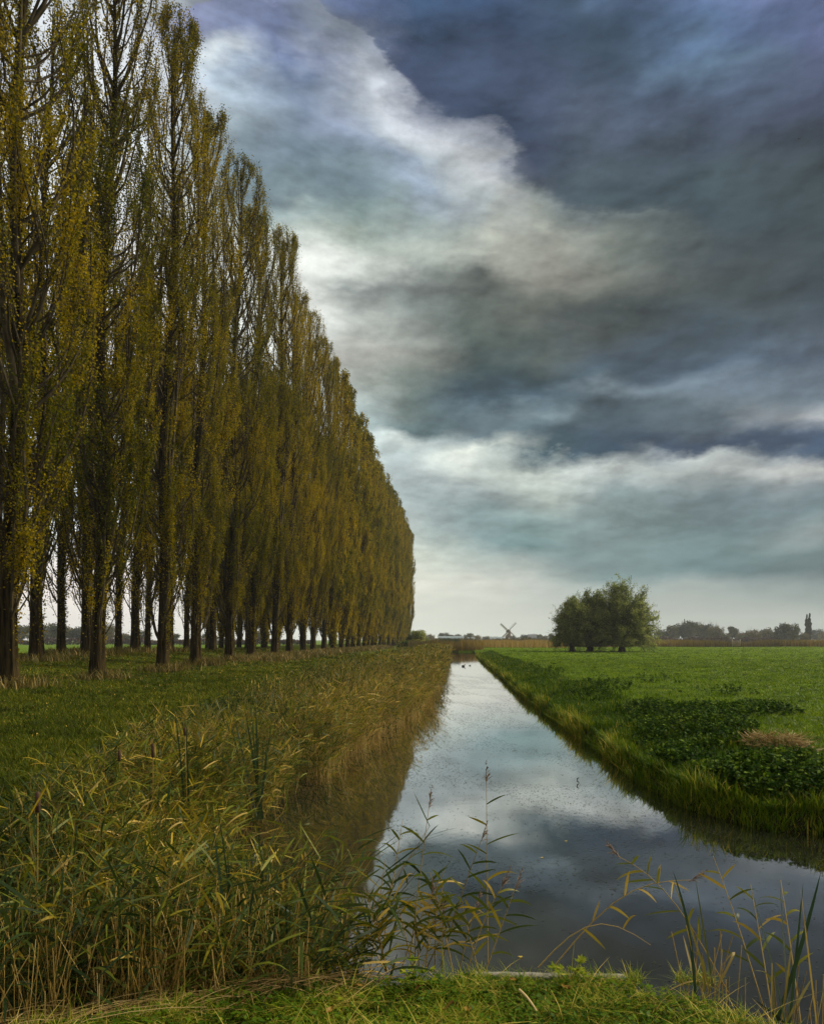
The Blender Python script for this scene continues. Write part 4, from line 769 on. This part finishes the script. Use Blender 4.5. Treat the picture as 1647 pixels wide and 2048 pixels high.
# foreground grass on the near bank
def near_grass():
    global rng; rng = np.random.default_rng(91); n_ = 75000; y = rng.uniform(2.5, 3.56, n_); x = rng.uniform(-2.3, 2.0, n_); d = sdf(x, y); ok = (d > .0) & ~((x > .12) & (x < .9) & (d < .06) & (rng.uniform(size=n_) < .93)); x, y = x[ok], y[ok]; m_ = len(x)
    cl = .5+.5*np.sin(x*7+2*np.sin(y*9))*np.sin(y*11+x*3); keep = rng.uniform(size=m_) < .35+.65*cl; x, y, cl = x[keep], y[keep], cl[keep]; m_ = len(x)
    h = rng.uniform(.018, .065, m_)*(.6+.9*cl); h *= np.where(rng.uniform(size=m_) < .03, 2.2, 1); b_ = MB()
    blades(b_, x, y, gz(x, y)-.005, h, rng.uniform(.0013, .0032, m_), rng.uniform(-.3, 1.3, m_), rng.uniform(.1, 1.8, m_), np.clip(.46+.25*rng.normal(size=m_)+.25*(cl-.5)+(rng.uniform(size=m_) < .13)*.45, 0, 1), 5)
    q = 9000; x = rng.uniform(-2.3, 1.5, q); y = rng.uniform(2.6, 3.5, q); ok = sdf(x, y) > .03; x, y = x[ok], y[ok]; q = len(x); az_ = rng.uniform(0, 6.28, q); D = unit(np.stack([np.cos(az_), np.sin(az_), rng.uniform(-.1, .5, q)], -1)); S = unit(np.cross(D, np.array([0, 0, 1.])+rng.normal(0, .3, (q, 3))))
    b_.leaves(np.stack([x, y, gz(x, y)+rng.uniform(.01, .05, q)], -1), D, S, rng.uniform(.008, .02, q), rng.uniform(.005, .012, q), np.clip(.25+.15*rng.normal(size=q), 0, 1))
    q = 1600; x = rng.uniform(.05, 1.3, q); x = x[(np.sin(x*23)+np.sin(x*9.7+1)) > rng.uniform(-1.2, 1.4, q)]; q = len(x); y = 3.42+rng.uniform(-.03, .035, q)
    blades(b_, x, y, np.full(q, -.02), rng.uniform(.03, .085, q), rng.uniform(.0014, .003, q), rng.uniform(-.3, 1.0, q), rng.uniform(.1, 1.6, q), np.clip(.5+.2*rng.normal(size=q), 0, 1), 5)
    tag(b_.build('near_grass', M['near_grass']), 'lush short grass on the near bank along the bottom', 'grass', kind='stuff')
    # flattened straw along the left rim
    b_ = MB(); n_ = 330; t = rng.uniform(0, 1, n_); ex = np.interp(t, [0, .3, .6, 1], [-2.6, -1.9, -1.3, -.45]); ey = np.interp(ex, [-2.6, -2, -1.54, -1.15, -.8, 0], [2.75, 3.0, 3.18, 3.36, 3.46, 3.5])-.05
    x = ex+rng.normal(0, .08, n_); y = ey+rng.normal(-.02, .09, n_); az_ = .5+rng.normal(0, .6, n_); L = rng.uniform(.10, .55, n_)
    P0 = np.stack([x, y, np.maximum(gz(x, y), -.06)+rng.uniform(.01, .06, n_)], -1); P = P0[:, None]+np.stack([np.cos(az_), np.sin(az_)*.8, rng.normal(0, .08, n_)], -1)[:, None]*(L[:, None]*np.linspace(-.5, .5, 4)[None])[..., None]; P[:, 1:3, 2] += .015; b_.tubes(P, .0019, 3, rng.uniform(0, .8, n_))
    tag(b_.build('fallen_straw', M['straw']), 'flattened straw lying along the rim of the near bank', 'straw', kind='stuff')
near_grass()

# floating specks on the water
def specks():
    global rng; rng = np.random.default_rng(95); n_ = 42000; y = 3.8*(45/3.8)**rng.uniform(0, 1, n_); lo, hi = fx(y)-.5, np.interp(y, [3.5, 7.5, 8.6, 12, 127], [5.2, 5.2, 3.2, 2.8, 2.8]); x = lo+(hi-lo)*rng.uniform(0, 1, n_)
    keep = (rng.uniform(size=n_) < .12+.88*(np.sin(x*1.7+y*.5)*np.sin(y*.9) > -.1)*(y > 6)) & (sdf(x, y) < -.03); x, y = x[keep], y[keep]; n_ = len(x); az_ = rng.normal(0, .5, n_); D = np.stack([np.cos(az_), np.sin(az_), 0*az_], -1); S = np.stack([-np.sin(az_), np.cos(az_), 0*az_], -1)
    b_ = MB(); b_.leaves(np.stack([x, y, np.full(n_, WATER+.004)], -1), D, S, rng.uniform(.003, .013, n_)*(1+y*.06), rng.uniform(.0015, .0035, n_)*(1+y*.14), rng.uniform(0, .8, n_)); tag(b_.build('floating_debris', M['speck']), 'tiny dark bits of weed floating on the canal', 'weed', kind='stuff')
specks()

# ------------------------------------------------------------------ single plants in front
def line_to(p0, p1, sag, K=8, side=(0, 0, 1)):
    s = np.linspace(0, 1, K)[:, None]; p0, p1 = np.array(p0), np.array(p1); return p0*(1-s)+p1*s+np.array(side)*sag*np.sin(s*math.pi)
def reed_stalk(p0, p1, label, sag=.05, leaves=9, head=True, dead=.0, seed=1, ll=.26, group='single reeds at the near water edge'):
    """p0 foot and p1 tip as (px, py, Y)"""
    global rng; rng = np.random.default_rng(seed); a, b = np.array(at(*p0)), np.array(at(*p1)); a[2] = min(a[2], -.05) if a[1] > 3.5 else a[2]
    P = line_to(a, b, sag); root = empty('reed_stalk', tuple(a)); Pl = P-a; st = MB(); st.tubes(Pl[None], np.linspace(.0034, .0013, 8)[None], 5, rng.uniform(.2, .8)); st.build('stem', M['reed_stem'], root, True)
    lf = MB(); T = unit(P[-1]-P[0]); sidev = unit(np.cross(T, [0, 1, 0.]))
    for i in range(leaves):
        u = .22+.70*(i+.5)/leaves+rng.uniform(-.03, .03); q = u*7; i0 = min(int(q), 6); C = Pl[i0]*(1-(q-i0))+Pl[i0+1]*(q-i0)
        sg = 1 if (i+seed) % 2 else -1; D = unit(T*rng.uniform(.45, 1.1)+sidev*sg*rng.uniform(.7, 1.1)+np.array([0, rng.uniform(-.5, .5), 0])); L = ll*rng.uniform(.6, 1.2)*(1.0 if u < .85 else .6)
        s = np.linspace(0, 1, 7); LP = C+D*(L*s)[:, None]+np.array([0, 0, -1.])*(L*rng.uniform(.1, .55)*s**2)[:, None]
        sd_ = unit(np.cross(D, [rng.normal(0, .3), 1.0, rng.normal(0, .6)])); lf.strips(LP[None], ((.0066*rng.uniform(.7, 1.2))*(np.sin((s*.85+.15)*math.pi)**.8+.02))[None], sd_[None], float(np.clip(rng.normal(.44, .15)+dead+(rng.uniform() < .15)*.45, 0, 1)))
    lf.build('leaves', M['reed_leaf'], root)
    if head:
        hd = MB(); n_ = 42; u = rng.uniform(0, 1, n_); base = Pl[-1]+T*(-.02+.13*u)[:, None]; D = unit(T+rng.normal(0, .32, (n_, 3))+np.array([.18, 0, -.05])); LL = .055*(1.15-u)*rng.uniform(.6, 1.3, n_)
        hp = base[:, None]+D[:, None]*(LL[:, None]*np.linspace(0, 1, 3))[..., None]+np.array([.0, 0, -1.])*(LL[:, None]*.3*np.linspace(0, 1, 3)**2)[..., None]; hd.strips(hp, np.array([.0012, .0022, .0006])[None].repeat(n_, 0), perp(D), rng.uniform(0, 1, n_)); hd.build('seed_head', M['seed'], root)
    return tag(root, label, 'reed', group)
RS = [
 ((975, 1925, 3.75), (972, 1560, 3.8), 'tallest single reed with a feathery dark plume, right of the reed tuft', .0, 7, 1, .0),
 ((820, 1915, 3.8), (858, 1610, 3.9), 'thin reed with a small open plume, left of the tallest one', .02, 6, 1, .0),
 ((760, 1925, 3.7), (805, 1640, 3.8), 'leafy green reed at the left of the tuft, no plume', .0, 13, 0, .0),
 ((880, 1925, 3.65), (962, 1680, 3.7), 'reed leaning right whose brown plume meets the tall reed', .03, 9, 1, .05),
 ((740, 1925, 3.62), (770, 1720, 3.7), 'short leafy reed at the left foot of the tuft', .0, 10, 0, .1),
 ((800, 1930, 3.6), (890, 1740, 3.7), 'short leaning reed in the middle of the tuft', .04, 9, 0, .1),
 ((850, 1930, 3.6), (935, 1790, 3.6), 'low bushy reed under the tallest one', .03, 8, 0, .05),
 ((930, 1940, 3.55), (1005, 1770, 3.6), 'low reed arching right toward open water', .05, 8, 1, .1),
 ((965, 1950, 3.52), (1030, 1775, 3.55), 'rightmost small reed of the tuft with wide spread leaves', .0, 7, 1, .0),
 ((775, 1935, 3.58), (745, 1790, 3.6), 'short reed leaning left against the reed bed', -.02, 8, 0, .15),
 ((905, 1935, 3.6), (860, 1745, 3.7), 'reed leaning left across the middle of the tuft', .03, 9, 0, .0),
 ((830, 1935, 3.58), (830, 1800, 3.6), 'lowest broad leaved reed in the centre of the tuft', .0, 9, 0, .0),
 ((1455, 1985, 3.35), (1235, 1712, 3.7), 'reed leaning far left from the right clump, drooping plume', .12, 12, 1, .1),
 ((1105, 1935, 3.5), (1380, 1760, 3.7), 'dead straw reed arching right over the plank', .14, 6, 1, .5),
 ((1075, 1935, 3.5), (1300, 1890, 3.4), 'bent straw reed forming a low arch beside the plank', .16, 2, 0, .6),
 ((1530, 2030, 3.25), (1425, 1712, 3.6), 'slender green reed leaning left beside the tall bulrush blades', .03, 9, 0, .0),
 ((1545, 2040, 3.2), (1500, 1770, 3.5), 'short green reed between the two bulrush clumps', .02, 8, 0, .1),
 ((1600, 2045, 3.15), (1560, 1760, 3.5), 'slender reed behind the right bulrush clump', .02, 8, 0, .1),
]
rr2 = random.Random(12)
for i in range(12):
    fx_ = rr2.uniform(735, 960); RS.append(((fx_, rr2.uniform(1920, 1945), 3.6), (fx_+rr2.uniform(-50, 90), rr2.uniform(1760, 1860), 3.65), 'small leafy reed lost in the middle of the dense reed tuft', rr2.uniform(-.03, .05), 7, int(rr2.random() < .2), rr2.uniform(-.05, .3)))
for i, r_ in enumerate(RS): reed_stalk(r_[0], r_[1], r_[2], r_[3], r_[4], r_[5], r_[6], seed=300+i, ll=.2 if i < 12 else .17 if i < 18 else .18)

def bulrush(px, py, Y, blds, label, head=None, stubs=0, seed=1, group='bulrushes'):
    """blds: (tip px, tip py, half width, tone, fold)"""
    global rng; rng = np.random.default_rng(seed); a = np.array(at(px, py, Y)); root = empty('bulrush_plant', tuple(a)); b_ = MB()
    for tx, ty, w, tn, bend in blds:
        e = np.array(at(tx, ty, Y+rng.uniform(-.1, .1)))-a; st = rng.normal(0, .03, 3)*np.array([1, 1, 0]); s = np.linspace(0, 1, 9)[:, None]; P = st*(1-s)+e*s+np.array([1., 0, 0])*bend*np.sin(s*math.pi)*(.3)+np.array([0, 0, .5])*abs(bend)*np.sin(s*math.pi)
        b_.strips(P[None], (w*(1.5 if Y > 5 else 1.0)*np.array([.8, 1, 1, 1, .95, .85, .7, .45, .06]))[None], np.array([[math.cos(rng.normal(0, .5)), math.sin(rng.normal(0, .5)), 0]]), tn)
    b_.build('blades', M['cattail_leaf'], root)
    if stubs:
        q = MB(); x = rng.normal(0, .09, stubs); y = rng.normal(0, .05, stubs); h = rng.uniform(.05, .40, stubs)**1.2; ln = rng.normal(0, .35, stubs); P = np.stack([x, y, 0*x-.25], -1)[:, None]+np.stack([ln*h, rng.normal(0, .1, stubs)*h, h+.25], -1)[:, None]*np.linspace(0, 1, 4)[None, :, None]; q.tubes(P, .0021, 4, rng.uniform(.1, .8, stubs)); q.build('dead_stems', M['reed_stem'], root)
    if head:
        hx, hy, hl = head; e = np.array(at(hx, hy, Y))-a; q = MB(); q.tubes(np.linspace(np.zeros(3), e, 5)[None], .0035, 5, .4); stm = q.build('stem', M['reed_stem'], root)
        q = MB(); q.tubes((e+np.array([[0, 0, -hl], [0, 0, -hl*.96], [0, 0, -hl*.5], [0, 0, -hl*.04], [0, 0, 0]]))[None], np.array([[.004, .0135, .015, .0135, .003]]), 10); q.tubes((e+np.array([[0, 0, 0], [0, 0, .05]]))[None], .002, 4); q.build('seed_head', M['cattail_head'], root, True)
    return tag(root, label, 'bulrush', group)
bulrush(75, 1900, 4.2, [(60, 1640, .006, .9, .05), (120, 1600, .006, .5, .0), (95, 1680, .007, .8, .1)], 'bulrush with a fat dark brown head at the left edge', (76, 1583, .13), 3, 401)
bulrush(306, 1700, 6.2, [(300, 1530, .006, .3, .05), (320, 1560, .006, .5, .0)], 'bulrush with a thin dark head, third from the left edge', (306, 1487, .13), 2, 402)
bulrush(239, 1690, 6.6, [(225, 1560, .006, .3, .05), (255, 1570, .006, .5, .0)], 'bulrush with a small head left of two others', (239, 1500, .11), 2, 403)
bulrush(376, 1700, 6.8, [(350, 1418, .007, .2, .04), (372, 1440, .008, .1, .0), (385, 1600, .006, .5, .0)], 'bulrush with long dark bent blade and tiny head', (370, 1455, .08), 0, 404)
bulrush(512, 1640, 8.0, [(502, 1414, .013, .25, -.02), (512, 1420, .014, .2, .03), (492, 1428, .012, .1, .0), (545, 1425, .008, .1, .0), (535, 1470, .009, .2, .05), (470, 1440, .010, .3, .0), (458, 1425, .009, .2, -.03), (525, 1500, .008, .8, .1), (482, 1500, .009, .15, 0)], 'dense clump of broad dark green bulrush blades above the reed bed', None, 0, 405)
bulrush(472, 1960, 3.9, [(425, 1640, .009, .05, .02), (433, 1600, .008, .0, .04), (455, 1700, .007, .2, 0)], 'dark green bulrush blades standing alone in the near reeds', None, 0, 406)
bulrush(395, 1900, 4.0, [(200, 1740, .010, .05, -.05), (300, 1760, .009, .1, .1), (250, 1800, .008, .2, .0)], 'dark bulrush blades leaning left in the near reeds', None, 0, 407)
bulrush(1410, 1975, 3.3, [(1345, 1742, .008, .1, .06), (1340, 1750, .006, .9, .02), (1365, 1870, .007, .95, .0), (1440, 1935, .009, .95, .25), (1320, 1990, .007, 1.0, .1), (1390, 1760, .005, .8, .0), (1375, 1900, .007, .9, .1)], 'yellowing bulrush clump with cut stubs at the end of the plank', None, 15, 408)
bulrush(1560, 2045, 3.15, [(1640, 1745, .009, .1, .06), (1605, 1765, .006, .3, .0), (1558, 1762, .007, .15, .0), (1500, 1775, .006, .3, .02), (1510, 2000, .008, .05, .0), (1475, 1950, .006, .9, .2), (1583, 1880, .006, .95, .0), (1620, 1960, .006, .9, .1)], 'tall dark green bulrush blades at the lower right corner', None, 9, 409)
bulrush(1640, 2060, 3.1, [(1600, 1780, .003, 1.0, .0), (1660, 1900, .004, .9, .0)], 'bundle of thin dead stems at the right edge', None, 20, 410)

# plank, stick, leaves, weed, straw heap, water birds, birds
def plank():
    global rng; rng = np.random.default_rng(501); root = MB(); K = 26; xs_ = np.linspace(.10, .86, K); w = .026; t = .014
    yb_ = 3.49-.03*(xs_-.1)+rng.normal(0, .0015, K); zt = -.004+rng.normal(0, .0012, K)
    prof = [(-w, -t*2.2), (-w, -.004), (-w*.7, 0), (w*.7, 0), (w, -.004), (w, -t*2.2)]
    V = np.array([[(x, y+a, z+b) for a, b in prof] for x, y, z in zip(xs_, yb_, zt)]); id_ = np.arange(K*6).reshape(K, 6); nx_ = np.roll(id_, -1, 1); root.add(V, np.stack([id_[:-1], nx_[:-1], nx_[1:], id_[1:]], -1).reshape(-1, 4)); root.add(V[0], [[5, 4, 3, 2], [5, 2, 1, 0]]); root.add(V[-1], [[0, 1, 2, 3], [0, 3, 4, 5]])
    tag(root.build('plank', M['weathered']), 'weathered grey plank edging the near bank at the water', 'plank')
M['weathered'] = plain('weathered', (.06, .055, .04), (.26, .245, .21), 24, .8, .004, (.06, 1, 1)); plank()
def stick():
    a, b = np.array(at(1038, 2000, 3.2)), np.array(at(1078, 2040, 3.05)); a[2] = gz(a[0], a[1])+.06; b[2] = gz(b[0], b[1])+.02; P = line_to(a, b, .012); q = MB(); q.tubes(P[None], np.linspace(.0065, .004, 8)[None], 7, 1.0); tag(q.build('stick', M['straw'], smooth=True), 'short pale stick sticking out of the near grass', 'stick')
stick()
def fallen_leaves():
    P_ = [(565, 1948), (612, 1958), (720, 1988), (835, 1992), (897, 2030), (936, 2037), (1026, 1976), (1265, 1968), (480, 2025), (660, 2035), (390, 2020), (1130, 1990)]
    proto = None; rr_ = random.Random(3)
    for px, py in P_:
        Y = EYE*F/(py-CY)-.02; x = (px-CX)/F*Y
        if proto is None:
            q = MB(); s = np.linspace(0, 1, 7); w = .017*np.array([.15, .8, 1, .9, .7, .4, .02]); 
            for sg in (-1, 1):
                V = []; 
                for si, wi in zip(s, w): V += [(si*.06-.03, 0, .004+.006*math.sin(si*6)), (si*.06-.03, sg*wi, .012+.008*math.sin(si*5+1))]
                q.add(V, [[2*i, 2*i+1, 2*i+3, 2*i+2] if sg > 0 else [2*i+2, 2*i+3, 2*i+1, 2*i] for i in range(6)], np.tile(np.linspace(.2, .7, 7).repeat(2), 1))
            q.tubes(np.array([[[-.05, 0, .006], [-.03, 0, .006]]]), .0008, 3); o = q.build('fallen_leaf', M['litter']); proto = o
        else: o = proto.copy(); col.objects.link(o)
        o.location = (x, Y, float(gz(x, Y))+.045); o.rotation_euler = (rr_.uniform(-.5, .5), rr_.uniform(-.5, .5), rr_.uniform(0, 6.28)); o.scale = (rr_.uniform(.7, 1.1),)*3
        tag(o, 'curled brown fallen leaf lying in the near grass', 'leaf', 'fallen leaves in the near grass')
fallen_leaves()
def weed(px, py, seed, label):
    global rng; rng = np.random.default_rng(seed); Y = EYE*F/(py-CY)+.03; a = ((px-CX)/F*Y, Y, float(gz((px-CX)/F*Y, Y))); root = empty('weed_plant', a); b_ = MB(); st = MB()
    for i in range(16):
        az_ = rng.uniform(0, 6.28); r = rng.uniform(.02, .09); h = rng.uniform(.04, .12); e = np.array([r*math.cos(az_), r*math.sin(az_), h]); st.tubes(np.linspace(np.zeros(3), e, 4)[None], .0012, 3)
        for k_ in range(5):
            t = az_+(k_-2)*.6; D = unit(np.array([math.cos(t), math.sin(t), .15+rng.normal(0, .2)])); S = unit(np.cross(D, [0, 0, 1.])); b_.leaves((e+D*.016)[None], D[None], S[None], .019, .009, float(np.clip(rng.normal(.55, .12), 0, 1)))
    st.build('stem', M['near_grass'], root); b_.build('leaves', M['near_grass'], root); tag(root, label, 'weed', 'leafy weeds in the near grass')
weed(1500, 2005, 601, 'bright green lobed weed beside the right bulrushes'); weed(1440, 2010, 602, 'bright green weed left of the lobed one at the bank corner'); weed(1140, 1975, 603, 'dark leafy weed in the grass below the plank')
weed(830, 1985, 604, 'small leafy weed in the middle of the near grass')
def straw_heap():
    global rng; rng = np.random.default_rng(700); X0, Y0 = 5.0, 11.2; root = MB(); n_ = 1500
    for cx, cy, sx, n_, dr in [(5.04, 11.1, .13, 480, 2.4), (5.34, 10.9, .15, 300, .35)]:
        r = rng.normal(0, 1, (n_, 2)); x = cx+r[:, 0]*sx*.75; y = cy+r[:, 1]*.2; h = .15*np.exp(-(r**2).sum(1)/2.4)*rng.uniform(.2, 1, n_); az_ = dr+rng.normal(0, .7, n_); L = rng.uniform(.10, .55, n_); D = unit(np.stack([np.cos(az_), np.sin(az_), rng.normal(.0, .45, n_)], -1))
        P = np.stack([x, y, gz(x, y)+.05+h], -1)[:, None]+D[:, None]*(L[:, None]*np.linspace(-.5, .5, 4))[..., None]; P[:, :, 2] = np.maximum(P[:, :, 2], .01); root.strips(P, np.full((n_, 4), .0042), perp(D), rng.uniform(0, .85, n_))
    tag(root.build('straw_heap', M['straw']), 'flattened heap of pale straw on the right bank beside the nettles', 'straw heap')
straw_heap()
M['bird'] = plain('bird', (.02, .02, .022), (.04, .038, .035), 20, .6)
def duck(px, py, label, sc):
    Y = 2.25*F/(py-CY); root = empty('water_bird', ((px-CX)/F*Y, Y, WATER)); q = MB(); q.tubes(np.array([[[-.17, 0, .07], [-.13, 0, .05], [-.05, 0, .055], [.06, 0, .055], [.13, 0, .06], [.15, 0, .07]]]), np.array([[.008, .045, .075, .075, .045, .02]]), 10); q.tubes(np.array([[[.11, 0, .07], [.14, 0, .13], [.15, 0, .17]]]), np.array([[.035, .025, .024]]), 8); q.tubes(np.array([[[.13, 0, .17], [.15, 0, .19], [.185, 0, .185], [.20, 0, .175]]]), np.array([[.01, .033, .026, .008]]), 8); q.build('body', M['bird'], root, True)
    q = MB(); q.tubes(np.array([[[.195, 0, .18], [.24, 0, .172]]]), np.array([[.011, .003]]), 5); q.build('beak', M['straw'], root); root.scale = (sc,)*3; root.rotation_euler = (0, 0, .5); tag(root, label, 'water bird', 'water birds on the canal')
duck(926, 1333, 'dark coot swimming far down the canal, the larger of two', 1.0); duck(939, 1331.5, 'tiny dark water bird further right on the far canal', .55)
def bird(px, py, Y, span, rz, label):
    x, y, z = at(px, py, Y); q = MB(); s_ = span/2
    q.tubes(np.array([[[0, -.22*s_, 0], [0, -.1*s_, 0], [0, .15*s_, 0], [0, .35*s_, 0]]]), np.array([[.02, .09, .08, .015]])*s_, 6)
    o = None; root = empty('bird', (x, y, z), rz); q.build('body', M['bird'], root)
    for sg in (-1, 1):
        w_ = MB(); V = [(0, .12*s_, 0), (0, -.1*s_, 0), (sg*.45*s_, .16*s_, .22*s_), (sg*.45*s_, -.06*s_, .22*s_), (sg*s_, -.02*s_, .12*s_)]; w_.add(V+[(a, b, c-.02*s_) for a, b, c in V], [[0, 1, 3, 2], [5, 7, 8, 6]]); w_.add([V[2], V[3], V[4]], [[0, 1, 2]]); w_.build('wing', M['bird'], root)
    tag(root, label, 'bird', 'birds flying low over the fields')
for px, py, sp, lab in [(992, 1224, 2.4, 'left bird of the pair above the windmill'), (999, 1224, 2.4, 'right bird of the pair above the windmill'), (1429, 1208, 3, 'leftmost of three birds above the far wood'), (1435, 1207.5, 3, 'middle of three birds above the far wood'), (1442, 1208, 2, 'rightmost faint bird of the three above the far wood'), (1562, 1210.5, 2.4, 'left bird of the group above the right copse'), (1566, 1210, 2.4, 'middle bird of the group above the right copse'), (1569.5, 1209.3, 2.4, 'right bird of the group above the right copse'), (1447, 1018, 4.5, 'lone bird high in the clouds at the right'), (1597, 278, 4.5, 'lone bird very high in the dark cloud'), (957, 1120, 3, 'lone bird above the windmill in the pale gap')]:
    bird(px, py, 240 if py > 1100 else 200, sp*.33, rp.uniform(-.6, .6), lab)
# floating yellow leaves and the dark curled feather
for i, (px, py, lab) in enumerate([(1083, 1716, 'orange leaf floating in mid canal, nearest the left reeds'), (1131, 1683, 'yellow leaf floating above the orange one'), (1040, 1915, 'pale leaf floating close to the plank')]):
    Y = 2.25*F/(py-CY); q = MB(); t = np.linspace(0, 6.283, 9)[:-1]; r = np.array([1, .7, .85, .7, 1, .7, .85, .7])*.02; q.add([(0, 0, .006)]+[(a*math.cos(b), a*.7*math.sin(b), .003+.004*(k_ % 2)) for k_, (a, b) in enumerate(zip(r, t))], [[0, 1+k_, 1+(k_+1) % 8] for k_ in range(8)], .9)
    o = q.build('floating_leaf', M['litter']); o.location = ((px-CX)/F*Y, Y, WATER+.002); tag(o, lab, 'leaf', 'leaves floating on the canal')
q = MB(); Y = 2.25*F/(1566-CY); q.tubes(np.array([[[.02, 0, .004], [-.012, .0, .03], [-.012, 0, .065], [.018, 0, .09]]]), np.array([[.004, .012, .012, .003]]), 6); o = q.build('floating_feather', M['bird'], smooth=True); o.location = ((1155-CX)/F*Y, Y, WATER); tag(o, 'small dark curled feather standing on the water near the right bank', 'feather')

# ------------------------------------------------------------------ haze
hz = MB(); hz.box((0, 520, 18.75), (1500, 1120, 40.5)); m, n, out = mat('haze'); pv = n.new('ShaderNodeVolumePrincipled'); pv.inputs['Color'].default_value = (.78, .84, .88, 1); pv.inputs['Density'].default_value = .00024; pv.inputs['Anisotropy'].default_value = .2; n.t.links.new(pv.outputs[0], out.inputs['Volume'])
ho = hz.build('haze', m); tag(ho, 'thin pale haze over the far fields', 'haze', kind='stuff')
